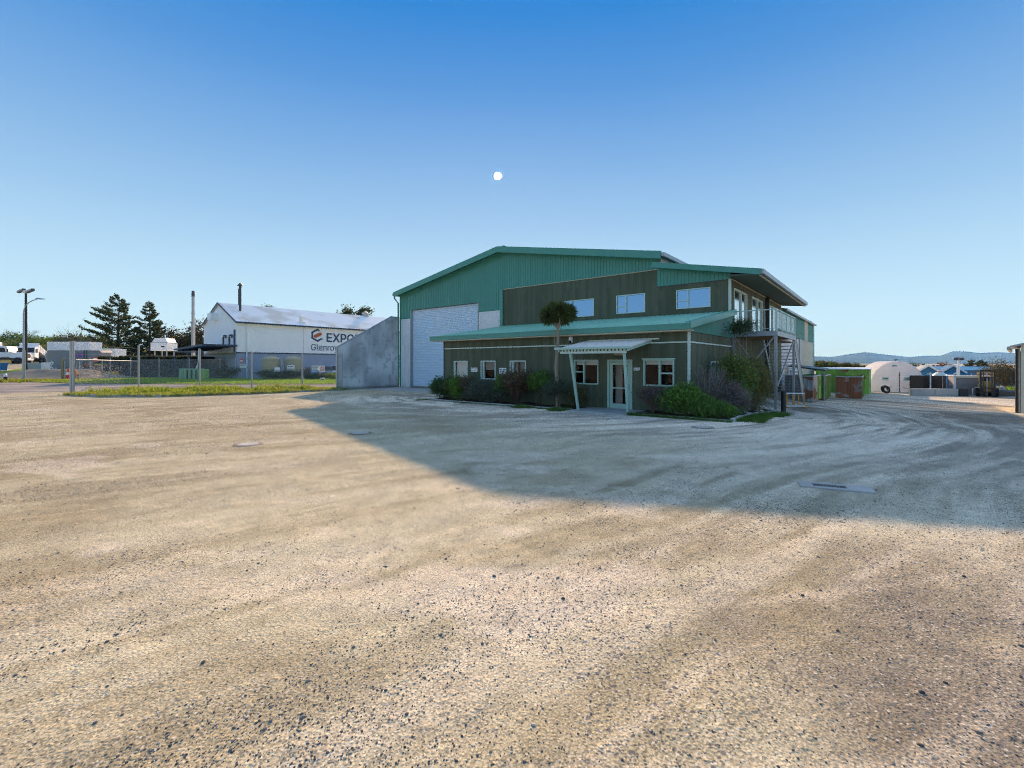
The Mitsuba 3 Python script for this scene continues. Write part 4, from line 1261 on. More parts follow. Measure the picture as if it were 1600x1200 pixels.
# hopper on legs
k = thing('hopper', 'white steel hopper raised on legs in front of the second pine tree', 'hopper')
hx_ = -65.135
put('bin', Mesh().hull([(hx_ + x, 84 + y, z) for x in (0, 3.05) for y in (0, 2.5) for z in (4.3, 5.75)]), 'm_factory', k)
put('top', Mesh().hull([(hx_ + x, 84 + y, z) for x, z in ((.05, 5.76), (3.0, 5.76), (.7, 6.6), (2.6, 6.6)) for y in (.1, 2.4)]), 'm_factory', k)
put('rim', Mesh().box(hx_ - .05, hx_ + 3.1, 83.95, 86.55, 5.70, 5.79), 'm_zinc', k)
put('plate', Mesh().box(hx_ + 1.9, hx_ + 2.5, 83.96, 83.99, 4.95, 5.15), 'm_black', k)
for x in (.4, 2.55):
    for y in (.3, 2.1):
        put('leg', Mesh().box(hx_ + x, hx_ + x + .15, 84 + y, 84 + y + .15, 0, 4.3), 'm_zinc', k)
# yellow beams and orange markers near the gate
k = thing('beam_rack', 'dark rack holding stacked yellow beams behind the mesh gate', 'rack')
x0 = -61.57
for i, z in enumerate((.95, 1.75)):
    put('shelf', Mesh().box(x0, x0 + 3.0, 67, 68, z - .75, z - .05), 'm_dark_steel', k)
    for j in range(2):
        put('beam', Mesh().bev(x0 + .05 + j * 1.45, x0 + 1.35 + j * 1.45, 66.9, 67.6, z - .04, z + .2, .02), 'm_yellow' if (i + j) % 2 == 0 else 'm_logo_orange', k)
for x in (x0, x0 + 1.5, x0 + 2.9):
    put('upright', Mesh().box(x, x + .09, 66.8, 66.89, 0, 2.2), 'm_dark_steel', k)
k = thing('plough_blade', 'low orange yellow machine blade lying on the grass behind the gate', 'blade')
x0 = -57.098
put('blade', Mesh().hull([(x0 + x, 65 + y, z) for x, z in ((0, .5), (.2, .85), (2.0, .9), (2.15, .5), (1.9, .35)) for y in (0, .25)]), 'm_yellow', k)
put('arm', Mesh().bar((x0 + .6, 65.2, .9), (x0 + 1.5, 65.9, 1.5), .1, .1), 'm_dark_steel', k)
put('foot', Mesh().box(x0 + .5, x0 + 1.8, 65.05, 65.6, 0, .36), 'm_dark_steel', k)
def cone(x, y, label, z=0., s=1., group=None):
    k = thing('traffic_cone', label, 'cone', group)
    put('body', Mesh().lathe([(.19 * s, .03), (.12 * s, .35 * s), (.07 * s, .58 * s), (.03 * s, .75 * s), (0, .75 * s)], x, y, 16), 'm_red', k, frame(0, 0, 0, z))
    put('band', Mesh().lathe([(.135 * s, .32 * s), (.095 * s, .5 * s)], x, y, 16), 'm_white_paint', k, frame(0, 0, 0, z))
    put('foot', Mesh().bev(x - .24 * s, x + .24 * s, y - .24 * s, y + .24 * s, 0, .04, .01), 'm_rubber', k, frame(0, 0, 0, z))
    return k
cone(-55.212, 58, 'large red traffic cone with a white band, left of the paired gate posts', 0, 1.9)
k = thing('warning_triangle', 'orange triangular marker board just right of the paired gate posts', 'sign')
x0 = -54.415
put('board', Mesh().hull([(x0 + x, 58 + y, z) for x, z in ((0, .5), (0, 1.35), (.5, .75), (.2, .5)) for y in (0, .04)]), 'm_orange', k)
put('stand', Mesh().box(x0 + .05, x0 + .12, 58.05, 58.1, 0, .6).box(x0 + .3, x0 + .37, 58.05, 58.1, 0, .6), 'm_dark_steel', k)
k = thing('gate_sign', 'small red and white sign hanging on the top rail of the mesh gate', 'sign')
gp = (-29.865, 33.5, 2.322)
put('plate', Mesh().bev(gp[0] - .18, gp[0] + .18, gp[1] - .1, gp[1] - .08, 2.14, 2.45, .005), 'm_red', k)
put('panel', Mesh().box(gp[0] - .14, gp[0] + .14, gp[1] - .106, gp[1] - .101, 2.28, 2.40), 'm_white_paint', k)
# hillside at the far left
gxm, gym = np.meshgrid(np.linspace(-420, -40, 90), np.linspace(104, 400, 60))
zm = 8.5 * ss(104, 175, gym) * ss(-62, -120, gxm + (gym - 100) * .55) * (.85 + .3 * meshkit.fbm(np.stack([gxm * .03, gym * .03, gxm * 0], -1), 3, 4)) - .25 + 2.0 * ss(-62, -80, gxm)
v = np.stack([gxm, gym, zm], -1).reshape(-1, 3)
f = [[i * 90 + j, i * 90 + j + 1, (i + 1) * 90 + j + 1, (i + 1) * 90 + j] for i in range(59) for j in range(89)]
setting('hillside', Mesh().raw(v, f), 'm_scrub', smooth=True)


# ================================================================ right: bins, tent, sheds, forklift
def rust_paint(base, amount, seed):
    def fn(p, n, uv):
        s = fbm(p.x * 1.1 + seed, p.y * 1.1, p.z * 1.5, octaves=5)
        d = fbm(p.x * 2.5, p.y * 2.5 + seed, p.z * .6, octaves=4)
        c = mix(base, tuple(x * .6 for x in base), sstep(.35, .7, d))
        r = mix((.17, .065, .03), (.30, .13, .06), d)
        return mix(c, r, sstep(.62 - amount, .70 - amount, s))
    return fn


for nm, base, am, sd in (('m_rust_grey', (.34, .34, .34), .12, 3.0), ('m_rust_pink', (.52, .42, .38), .10, 9.0), ('m_lime', (.24, .46, .07), .0, 15.0), ('m_rust_front', (.40, .37, .34), .17, 21.0), ('m_dark_lime', (.10, .24, .03), .02, 5.0), ('m_pale_lime', (.42, .58, .26), .02, 8.0)):
    mat(nm, {'type': 'principled', 'base_color': mikit.proc(rust_paint(base, am, sd)), 'roughness': .6})


def steel_bin(label, a0, a1, b0, b1, ztop, mats, group='steel bins along the building', lid=True):
    """open-topped ribbed steel bin; mats: front (facing the yard), right side, rest"""
    z0 = gl((a0 + a1) / 2, (b0 + b1) / 2) - .02
    k = thing('steel_bin', label, 'bin', group)
    put('front_panel', corr(a0, a1, z0 + .05, ztop - .08, b0, .22, .03), mats[0], k, SITE)
    put('side_panel', corr_side(b0, b1, z0 + .05, ztop - .08, a1, .3, .035), mats[1], k, SITE)
    if len(mats) > 3:
        put('side_panel', corr_side(b0 + (b1 - b0) * .55, b1, z0 + .05, ztop - .08, a1 + .04, .3, .035), mats[3], k, SITE)
    put('back_panel', Mesh().box(a0, a1 - .02, b1 - .05, b1, z0, ztop - .02), mats[2], k, SITE)
    put('left_panel', Mesh().box(a0, a0 + .04, b0 + .02, b1 - .06, z0, ztop - .02), mats[2], k, SITE)
    put('floor', Mesh().box(a0 + .05, a1 - .05, b0 + .05, b1 - .06, z0, z0 + .08), mats[2], k, SITE)
    m = Mesh()
    m.bev(a0 - .04, a1 + .06, b0 - .06, b0 + .03, ztop - .09, ztop, .01).bev(a1 - .02, a1 + .075, b0 + .035, b1, ztop - .09, ztop, .01)
    put('top_rail', m, 'm_zinc', k, SITE)
    for a, b in ((a0, b0), (a1, b0), (a1, b1)):
        put('corner_post', Mesh().box(a - .05, a + .05, b - .055, b + .05, z0, ztop - .09), mats[0], k, SITE)
    return k


steel_bin('large steel bin nearest the stair, grey rusty front with pinkish and lime green side', .85, 2.35, 16.7, 21.0, 1.22, ('m_rust_grey', 'm_rust_pink', 'm_dark_lime', 'm_lime'))
steel_bin('dark lime green steel bin behind the pinkish one', .9, 2.5, 22.6, 26.6, 1.15, ('m_dark_lime', 'm_dark_lime', 'm_dark_lime'))
steel_bin('steel bin with a heavily rusted brown front and dark green side', 2.75, 4.45, 28.9, 32.4, .95, ('m_rust_front', 'm_dark_lime', 'm_dark_lime'))
k = thing('lime_shed', 'lime green steel shed with a thin white roof, left of the arched white tent', 'shed')
z0 = gl(4, 38) - .1
put('front_wall', corr(.6, 4.8, z0, 1.42, 36, .25, .03), 'm_lime', k, SITE)
put('side_wall', corr_side(36, 40.6, z0, 1.42, 4.8, .25, .03), 'm_pale_lime', k, SITE)
put('back_wall', Mesh().box(.6, 4.75, 40.5, 40.6, z0, 1.4).box(.6, .7, 36.05, 40.45, z0, 1.4), 'm_dark_lime', k, SITE)
put('roof', Mesh().hull([(a, b, z) for a in (.5, 4.9) for b, z in ((35.9, 1.43), (40.7, 1.55)) for z in (z, z + .06)]), 'm_white_paint', k, SITE)
k = thing('lean_to_roof', 'small dark flat canopy on thin posts behind the rusty grey bin', 'canopy')
put('roof', Mesh().hull([(a, b, z) for a, z in ((.25, 1.75), (2.6, 1.45)) for b in (22.0, 24.0) for z in (z, z + .10)]), 'm_dark_steel', k, SITE)
for a, b in ((.4, 22.1), (2.52, 22.1), (.4, 23.9)):
    put('post', Mesh().box(a - .04, a + .04, b - .04, b + .04, gl(a, b), 1.5), 'm_zinc', k, SITE)

# arched fabric tent
mat('m_fabric', {'type': 'principledthin', 'base_color': mikit.proc(lambda p, n, uv: mix((.74, .75, .78), (.86, .87, .90), fbm(p.x * .7, p.y * .7, p.z * 2.0, octaves=4))), 'roughness': .6, 'diff_trans': 1.0, 'spec_trans': 0.}, two=False)
tc, tw = (39.2, 47.4), 4.4
TF = frame(tc[0], tc[1], -.45, -.92)
k = thing('fabric_tent', 'arched white fabric storage tent with a closed front and dark centre pole', 'tent')
arch = [(tw / 2 * s, z) for s, z in ((1, 0), (1.0, .6), (.985, 1.15), (.93, 1.65), (.80, 2.2), (.62, 2.62), (.40, 2.95), (.2, 3.12), (0, 3.18))]
arch = arch + [(-x, z) for x, z in arch[-2::-1]]
v = [(x, y, z) for y in np.linspace(0, 6, 7) for x, z in arch]
na = len(arch)
put('cover', Mesh().raw(v, [[i * na + j, i * na + j + 1, (i + 1) * na + j + 1, (i + 1) * na + j] for i in range(6) for j in range(na - 1)]), 'm_fabric', k, TF, smooth=50)
# front wall slightly bellied
rows = [0, .35, .75, 1.1, 1.5, 1.9, 2.3, 2.7, 2.95, 3.12]
def half_w(z):
    xs = [a[0] for a in arch[:9]]; zs = [a[1] for a in arch[:9]]
    return float(np.interp(z, zs, xs))
v = [(half_w(z) * t, .02 + .05 * math.sin(z * 2.1) * math.cos(t * 4.2) - .02 * math.sin(t * 9 + z), z) for z in rows for t in np.linspace(-1, 1, 25)]
put('front_wall', Mesh().raw(v, [[i * 25 + j, i * 25 + j + 1, (i + 1) * 25 + j + 1, (i + 1) * 25 + j] for i in range(len(rows) - 1) for j in range(24)]), 'm_fabric', k, TF, smooth=True)
put('seam', Mesh().box(-tw / 2 + .1, tw / 2 - .1, -.055, -.05, 1.72, 1.76), 'm_white_paint', k, TF)
put('seam', Mesh().box(-tw / 2 + .05, tw / 2 - .05, -.075, -.07, .92, .95), 'm_white_paint', k, TF)
put('centre_pole', Mesh().cyl(.15, -.10, 0, 2.05, .035, 8), 'm_black', k, TF)
for x in (-1.0, .75):
    put('window_patch', Mesh().bev(x - .28, x + .28, -.10, -.085, 1.18, 1.55, .01), 'm_mint_pale', k, TF)
    put('window_slot', Mesh().box(x - .17, x + .2, -.115, -.105, 1.33, 1.40), 'm_dark_steel', k, TF)
    put('rope', Mesh().tube([(x - .4, -.12, .55), (x - .1, -.12, .42), (x + .1, -.12, .40), (x + .45, -.12, .55)], .02, 5), 'm_dark_steel', k, TF)
put('vent', Mesh().hull([(-.25 + x, -.08 + y, 2.62 + z) for x, z in ((-.25, 0), (-.15, .16), (.15, .16), (.25, 0)) for y in (0, .05)]), 'm_teal', k, TF)
put('roof_cap', Mesh().hull([(x, y, z) for x, z in ((-.2, 3.3), (.2, 3.3), (0, 3.38)) for y in (.3, .9)]).box(-.03, .03, .55, .6, 3.15, 3.3), 'm_dark_steel', k, TF)
solo('tyre', Mesh().lathe([(.20, -.12), (.36, -.14), (.40, 0), (.36, .14), (.20, .12), (.20, -.12)], n=24), 'm_rubber', 'black tyre leaning against the front of the white arched tent', 'tyre', xf=lambda v: np.stack([36.502 + v[:, 0], 45.896 - .35 + v[:, 2] + .3 * v[:, 1], -.52 + v[:, 1]], 1), smooth=40)

# concrete barriers, dark crate, tanks
BF = frame(36.25, 42.224, math.atan2(-.82, 3.4), -.92)
for i in range(2):
    x0 = i * 1.77
    solo('barrier_block', Mesh().bev(x0, x0 + 1.75, 0, .5, 0, .66, .04), 'm_concrete', ('left', 'right')[i] + ' one of two long concrete blocks lying in front of the tent and black crate', 'block', 'concrete barrier blocks', xf=BF)
solo('steel_trough', Mesh().bev(3.58, 4.25, .0, .6, 0, .68, .02), 'm_black', 'black steel trough at the right end of the concrete blocks', 'trough', xf=BF)
k = thing('slatted_crate', 'large black slatted crate behind the concrete blocks', 'crate')
cx0, cx1 = 39.746, 41.94
for i in range(12):
    x = cx0 + (cx1 - cx0) * i / 12
    put('slat', Mesh().bev(x, x + (cx1 - cx0) / 12 - .02, 45, 45.06, -.9, .80, .01), 'm_black', k)
put('side', Mesh().box(cx0, cx0 + .05, 45.07, 46.6, -.9, .8).box(cx1 - .05, cx1, 45.07, 46.6, -.9, .8).box(cx0 + .06, cx1 - .06, 46.5, 46.6, -.9, .8), 'm_black', k)
for u_ in (.28, .80):
    x = cx0 + (cx1 - cx0) * u_
    put('strap', Mesh().box(x, x + .05, 44.96, 44.995, -.9, .75), 'm_zinc', k)
k = thing('pale_tank', 'pale green domed water tank showing above the black crate', 'tank')
put('shell', Mesh().lathe([(.66, -2), (.66, .55), (.60, .78), (.42, .98), (.2, 1.08), (.18, 1.14), (0, 1.14)], 45.879, 50, 24), 'm_mint_pale', k, smooth=30)
put('lid', Mesh().lathe([(.22, 1.14), (.22, 1.19), (0, 1.21)], 45.879, 50, 16), 'm_red', k)
k = thing('blue_tank', 'upright blue tank beside the black crate with a pale arched pipe', 'tank')
put('shell', Mesh().lathe([(.36, -1.2), (.36, .75), (.28, .9), (0, .95)], 43.22, 46, 20), 'm_blue_bright', k, smooth=30)
prin('m_blue_bright', (.10, .32, .62), .4)
put('pipe', Mesh().tube([(43.346, 45.8, .6), (43.409, 45.8, .95), (43.599, 45.8, 1.05), (43.788, 45.8, .9), (43.852, 45.8, .5)], .06, 8), 'm_mint_pale', k)
k = thing('vent_post', 'thin pale post with a side arm standing over the black crate', 'post')
put('shaft', Mesh().cyl(40.036, 44.6, -.9, 1.15, .05, 8), 'm_white_paint', k)
put('arm', Mesh().box(39.76, 40.189, 44.55, 44.65, .95, 1.05), 'm_mint_pale', k)
k = thing('floodlight_pole', 'white lighting pole with two small floodlights beside the blue sheds', 'lamp post')
px = 59.36
put('pole', Mesh().tube([(px, 62, -2.4), (px, 62, .4), (px, 62, 2.4)], [.22, .18, .10], 10), 'm_white_paint', k)
put('cross_arm', Mesh().box(px - .4, px + .5, 61.95, 62.05, 2.38, 2.46), 'm_zinc', k)
for s in (-.30, .42):
    put('floodlight', Mesh().bev(px + s - .22, px + s + .22, 61.8, 62.1, 2.47, 2.8, .03), 'm_dark_steel', k)


# blue sheds in the distance
prin('m_blue_wall', (.035, .20, .36), .5)
mat('m_striped_roof', {'type': 'principled', 'base_color': mikit.proc(lambda p, n, uv: mix((.60, .56, .44), (.30, .32, .34), sstep(.55, .60, mikit.noise(ab(p)[1] * .55, 3.0)))), 'roughness': .5})
def far_shed(label, u, zb, ztop, zr, a0, a1, b0, b1, wall, roof, extra=()):
    k = thing('far_shed', label, 'shed')
    am = (a0 + a1) / 2
    put('gable_wall', corr(a0, a1, zb, lambda x: ztop + (zr - ztop) * (1 - abs(x - am) / (am - a0)), b0, .5, .04), wall, k, SITE)
    put('right_wall', corr_side(b0, b1, zb, ztop, a1, .5, .04), wall, k, SITE)
    put('left_wall', Mesh().box(a0, a0 + .1, b0 + .05, b1, zb, ztop), wall, k, SITE)
    put('back_wall', Mesh().prism([(a0, zb), (a1, zb), (a1, ztop), (am, zr), (a0, ztop)], b1, b1 + .1), wall, k, SITE)
    r = put('roof', roof_sheet(am, a1 + .3, b0 - .3, b1 + .3, zr + .08, ztop - .04, zr + .08, ztop - .04, 'y', 1.0, .05), roof, k, SITE)
    put('roof_slope', roof_sheet(a0 - .3, am, b0 - .3, b1 + .3, ztop - .04, zr + .08, ztop - .04, zr + .08, 'y', 1.0, .05), roof, r, SITE)
    put('barge_board', Mesh().bar((a0 - .3, b0 - .32, ztop), (am, b0 - .32, zr + .12), .08, .25).bar((a1 + .3, b0 - .32, ztop), (am, b0 - .32, zr + .12), .08, .25), 'm_white_paint', r, SITE)
    return k


far_shed('blue shed with a white roof edge and dark solar roof behind the lime green shed', 0, -3.5, .45, 1.25, -0.946, 4.966, 58, 76, 'm_blue_wall', 'm_dark_steel')
far_shed('blue shed with a pale striped roof behind the white arched tent', 0, -3.6, .2, 1.6, 8.881, 12.483, 70, 90, 'm_blue_wall', 'm_striped_roof')
far_shed('tall blue shed behind the lighting pole', 0, -3.6, .5, 1.6, 13.113, 15.661, 84, 96, 'm_blue_wall', 'm_blue_wall')
k = thing('long_blue_shed', 'long low blue shed stretching behind the lighting pole towards the pines', 'shed')
bs = frame(74.725, 80, -.12, -3.6)
put('front_wall', corr(0, 12.5, 0, 4.45, 0, .5, .04), 'm_blue_wall', k, bs)
put('end_wall', Mesh().box(12.4, 12.5, .05, 9, 0, 4.4).box(0, .1, .05, 9, 0, 4.4), 'm_blue_wall', k, bs)
put('roof', Mesh().hull([(x, y, z) for x in (-.3, 12.8) for y, z in ((-.4, 4.40), (9, 5.0)) for z in (z, z + .08)]), 'm_blue_wall', k, bs)
for i in range(6):
    put('pale_post', Mesh().box(3.5 + i * 1.5, 3.62 + i * 1.5, -.2, -.08, 0, 3.9), 'm_white_paint', k, bs)

# fence of pale pales in front of the blue sheds
k = thing('pale_fence', 'row of pale upright posts and stacked pallets before the long blue shed', 'fence')
for i in range(13):
    x = 62.464 + i * .38
    put('pale', Mesh().box(x, x + .16, 66, 66.08, -3, -.25 - .3 * (i * 7 % 3) / 3), 'm_cream_steel', k)
for z in (-.9, -1.6):
    put('rail', Mesh().box(62.464 - .1, 62.464 + 4.8, 66.09, 66.15, z, z + .12), 'm_cream_steel', k)

# skip with a cream rim behind the forklift
k = thing('skip', 'grey skip bin with a cream rim standing behind the forklift', 'bin')
SF = frame(40.827, 43.0, -.5, -.92)
put('tub', Mesh().hull([(x, y, z) for x, z in ((.0, .0), (-.05, 1.72), (2.55, .0), (2.6, 1.72)) for y in (0, 1.6)]), 'm_grey_tank', k, SF)
put('rim', Mesh().bev(-.1, 2.65, -.06, .0, 1.60, 1.75, .02).bev(-.1, 2.65, -.05, 1.65, 1.73, 1.80, .02), 'm_cream_steel', k, SF)
put('end_frame', Mesh().bev(-.10, .08, -.10, -.03, .0, 1.6, .02), 'm_white_paint', k, SF)

# forklift seen from the front
fk = (41.437, 40.6)
FK = frame(fk[0], fk[1], -.72, -.9)
k = thing('forklift', 'old rusty yellow forklift with a tall dark mast, facing the yard', 'forklift')
prin('m_old_yellow', (.33, .22, .06), .7)
ma = put('mast', Mesh().box(-.48, -.38, 0, .1, .1, 2.35).box(.38, .48, 0, .1, .1, 2.35).box(-.37, .37, .02, .08, 2.22, 2.34).box(-.37, .37, .02, .08, 1.62, 1.72), 'm_black', k, FK)
for x in (-.30, .22):
    put('inner_rail', Mesh().box(x, x + .07, .02, .09, .15, 2.2), 'm_dark_steel', ma, FK)
put('lift_cylinder', Mesh().cyl(-.04, .12, .1, 2.1, .05, 10), 'm_zinc', ma, FK)
put('carriage', Mesh().box(-.55, .55, -.06, -.01, .35, .45).box(-.55, .55, -.06, -.01, .72, .80), 'm_black', ma, FK)
for x in (-.36, .26):
    put('fork', Mesh().box(x, x + .11, -.12, -.061, .05, .8).box(x, x + .11, -1.1, -.121, .05, .10), 'm_black', k, FK)
put('body', Mesh().bev(-.55, .55, .25, 2.1, .35, 1.05, .06), 'm_old_yellow', k, FK)
put('counterweight', Mesh().bev(-.58, .58, 2.11, 2.6, .3, 1.1, .1), 'm_old_yellow', k, FK)
gdr = put('overhead_guard', Mesh().box(-.52, -.46, .55, .61, 1.0, 2.0).box(.46, .52, .55, .61, 1.0, 2.0).box(-.52, -.46, 1.9, 1.96, 1.0, 2.0).box(.46, .52, 1.9, 1.96, 1.0, 2.0).box(-.54, .54, .5, 2.0, 2.0, 2.06), 'm_old_yellow', k, FK)
put('seat', Mesh().bev(-.25, .25, 1.2, 1.6, 1.06, 1.2, .03).bev(-.25, .25, 1.6, 1.7, 1.1, 1.6, .03), 'm_black', k, FK)
put('dash', Mesh().bev(-.3, .3, .4, .6, 1.05, 1.35, .03), 'm_old_yellow', k, FK)
for s in (-1, 1):
    put('headlight', Mesh().cyl(s * .42, .35, 1.05, 1.2, .08, 10), 'm_zinc', k, FK)
    for y, r in ((.5, .36), (2.1, .28)):
        put('wheel', wheel(Mesh(), s * .58, y, r, r, .24, 'x'), 'm_rubber', k, FK)
    put('mudguard', Mesh().bev(s * .58 - .15, s * .58 + .15, .1, .95, .74, .80, .02), 'm_old_yellow', k, FK)
put('rail_frame', Mesh().tube([(-.95, -.2, 0), (-.95, -.2, .72), (-.8, -.2, .80), (-.5, -.2, .82)], .04, 8), 'm_zinc', k, FK)

# dark beams with stone pallets
k = thing('beam_stack', 'long low stack of dark beams between the forklift and the right-hand shed', 'beams')
x0, x1 = 42.802, 44.604
for i in range(3):
    put('beam', Mesh().bev(x0, x1 + 1.2, 41 + i * .32, 41.3 + i * .32, -.92, -.45 + .03 * i, .03), 'm_black', k)
for i in range(8):
    x = x0 + .05 + i * .26
    solo('stone_block', Mesh().bev(x, x + .22, 42.2 + .1 * (i % 2), 42.5 + .1 * (i % 2), -.9, -.05 - .06 * (i * 5 % 3), .05), 'm_concrete', 'pale stone block behind the dark beams near the right-hand shed, %s from the left' % 'first second third fourth fifth sixth seventh eighth'.split()[i], 'block', 'stone blocks behind the dark beams')

# right-hand shed cut by the frame
RS = frame(25.921, 23.932, -.83, -.55)
k = thing('right_shed', 'dark shed with a pale corner post and open doorway cut off by the right edge', 'shed')
put('left_wall', Mesh().box(0, .12, .12, 9, -.3, 3.35), 'm_cream_steel', k, RS)
put('front_wall', Mesh().box(.14, .32, .0, .12, -.3, 3.5).prism([(.33, 2.5), (6.5, 2.5), (6.5, 5.2), (.33, 3.45)], 0, .12).box(4.6, 6.5, 0, .12, -.3, 2.49), 'm_cream_steel', k, RS)
put('door_frame', Mesh().box(.33, .43, -.03, .14, -.3, 2.5).box(.44, 4.6, -.03, .14, 2.40, 2.50), 'm_dark_steel', k, RS)
put('back_wall', Mesh().prism([(0, -.3), (6.5, -.3), (6.5, 5.1), (0, 3.3)], 8.9, 9).box(6.4, 6.5, .13, 8.9, -.3, 5.0), 'm_dark_steel', k, RS)
put('downpipe', Mesh().tube([(.0, -.06, 3.3), (.0, -.06, -.2)], .06, 8), 'm_black', k, RS)
put('roof', Mesh().hull([(x, y, z) for x, z in ((-.25, 3.36), (6.6, 5.3)) for y in (-.3, 9.2) for z in (z, z + .1)]), 'm_zinc', k, RS)
put('gutter', Mesh().box(-.35, -.24, -.3, 9.2, 3.25, 3.42), 'm_zinc', k, RS)
setting('shed_apron', Mesh().bev(-.9, 4.5, -1.2, .0, -.2, .015, .01), 'm_concrete', xf=RS)

# barricade, black bollard and cone by the stair
k = thing('barricade', 'low barricade with white rails and orange yellow bars by the stair', 'barricade')
bp = (15.052, 24.848)
RB = frame(14.357, 24.335, -.05, -.31)
for x in (0, .29, .58, .86):
    put('bar', Mesh().box(x - .022, x + .022, -.02, .02, .06, .76), 'm_orange_yellow', k, RB)
prin('m_orange_yellow', (.80, .36, .02), .5)
for z in (.06, .72):
    put('rail', Mesh().box(-.04, .90, -.026, .026, z, z + .06), 'm_white_paint', k, RB)
for x in (0, .86):
    put('foot', Mesh().box(x - .03, x + .03, -.25, .25, .0, .055), 'm_orange_yellow', k, RB)
bx_, by_ = (12.808, 21.992)
k = thing('black_bollard', 'black round bollard standing between the balcony post and the barricade', 'bollard')
put('shaft', Mesh().lathe([(.105, -.4), (.105, .66), (.09, .70), (0, .705)], bx_, by_, 20), 'm_black', k, smooth=30)
put('collar', Mesh().lathe([(.115, -.28), (.115, -.2)], bx_, by_, 20), 'm_dark_steel', k)
cone(bx_ + .05, by_ + 2.3, 'orange red traffic cone behind the black bollard under the stair', -.33, .8)

# drains set in the yard
def drain(name, x, y, ang, w, d, label):
    xf = frame(x, y, ang, float(gh([x], [y])[0]) + .006)
    k = thing(name, label, 'drain')
    g0, g1 = -.30 * w, .16 * w
    m = Mesh()
    m.bev(-w / 2, g0, -d / 2, d / 2, -.12, .022, .01).bev(g1, w / 2, -d / 2, d / 2, -.12, .022, .01)
    m.bev(g0, g1, -d / 2, -d * .26, -.12, .020, .008).bev(g0, g1, d * .26, d / 2, -.12, .020, .008)
    put('surround', m, 'm_concrete', k, xf)
    put('pit', Mesh().box(g0, g1, -d * .26, d * .26, -.14, -.05), 'm_black', k, xf)
    n = 12
    for i in range(n):
        x0 = g0 + (g1 - g0) * (i + .25) / n
        put('grate_bar', Mesh().box(x0, x0 + (g1 - g0) / n * .5, -d * .26, d * .26, -.03, .012), 'm_dark_steel', k, xf)
drain('drain_grate', 5.196, 7.505, math.atan2(-.35, .82), 1.0, .36, 'concrete drain with a dark steel grate in the shaded gravel on the right')
for u_, nm, lab in (((5.96, 14.56), 'manhole_cover', 'small pale lid with a rusty rim in the yard before the garden corner'), ((-6.514, 11.51), 'manhole_cover', 'small pale lid in the sunlit gravel left of the building shadow'), ((-4.349, 13.358), 'manhole_cover', 'small pale lid just inside the tip of the building shadow')):
    z = float(gh([u_[0]], [u_[1]])[0])
    k = thing(nm, lab, 'drain')
    put('lid', Mesh().lathe([(.24, z - .05), (.24, z + .02), (.22, z + .026), (0, z + .026)], u_[0], u_[1], 20), 'm_concrete', k)
    put('ring', Mesh().lathe([(.34, z - .05), (.34, z + .008), (.30, z + .016), (.25, z + .016), (.25, z - .04)], u_[0], u_[1], 20), 'm_dirt', k)


# ================================================================ plants
def leaves(pts, size, col, elong=2.2, up=None, flat=.0):
    """leaf-shaped quads at pts (n, 3); size (n,) length; col (n, 3); up: preferred leaf direction (n, 3) or None"""
    n = len(pts)
    d = rng.normal(size=(n, 3))
    if up is not None:
        d = d * .55 + up
    d /= np.linalg.norm(d, axis=1, keepdims=True)
    w = np.cross(d, rng.normal(size=(n, 3)))
    w /= np.linalg.norm(w, axis=1, keepdims=True)
    L_ = size[:, None]
    base, tip = pts - d * L_ * .5, pts + d * L_ * .5
    nrm = np.cross(d, w)
    mid = pts + nrm * L_ * .12
    v = np.stack([base, mid + w * L_ / elong / 2, tip, mid - w * L_ / elong / 2], 1).reshape(-1, 3)
    i = np.arange(n) * 4
    f = np.vstack([np.stack([i, i + 1, i + 2], 1), np.stack([i, i + 2, i + 3], 1)])
    return v, f, np.repeat(col, 4, 0)


def palette(n, cols, jitter=.25):
    c = np.array(cols)[rng.integers(0, len(cols), n)]
    return c * (1 + jitter * (rng.random((n, 1)) * 2 - 1))


DG = [(.045, .080, .030), (.06, .105, .038), (.075, .12, .045)]
MG = [(.08, .14, .04), (.10, .17, .045), (.12, .19, .06)]
BG = [(.11, .21, .035), (.15, .26, .05), (.09, .17, .03)]
OL = [(.13, .135, .05), (.16, .155, .06), (.10, .11, .045)]
BR = [(.15, .095, .07), (.18, .12, .085), (.12, .085, .06)]
GY = [(.09, .11, .085), (.12, .13, .10), (.075, .09, .07)]
PU = [(.17, .135, .13), (.20, .16, .145), (.14, .12, .11)]
YG = [(.20, .24, .04), (.26, .28, .05), (.15, .22, .035)]


def clumped(n, rx, ry, rz, clumps, spread=.34, shell=.75):
    """points in an ellipsoid, gathered in clumps that lie mostly near its surface"""
    c = rng.normal(size=(clumps, 3))
    c /= np.linalg.norm(c, axis=1, keepdims=True)
    c *= (shell + (1 - shell) * rng.random((clumps, 1))) * (.55 + .45 * rng.random((clumps, 1)))
    k = rng.integers(0, clumps, n)
    p = c[k] + rng.normal(size=(n, 3)) * spread * (.6 + .5 * rng.random((clumps, 1))[k])
    return p * [rx, ry, rz]


def stems(m, x, y, z, h, r, n, thick=.012, lean=.5, c=(.12, .09, .06)):
    for i in range(n):
        t = rng.random() * 6.283
        d = np.array([math.cos(t), math.sin(t), 0]) * r * (.3 + .7 * rng.random()) * lean * 2
        b = np.array([x + .12 * rng.normal() * r, y + .12 * rng.normal() * r, z])
        q0 = b + d * .35 + [0, 0, h * .5]
        q1 = b + d + [0, 0, h * (.8 + .25 * rng.random())]
        m.tube([b, q0, q1], [thick, thick * .7, thick * .25], 4, np.array(c) * (.7 + .6 * rng.random()), caps=False)


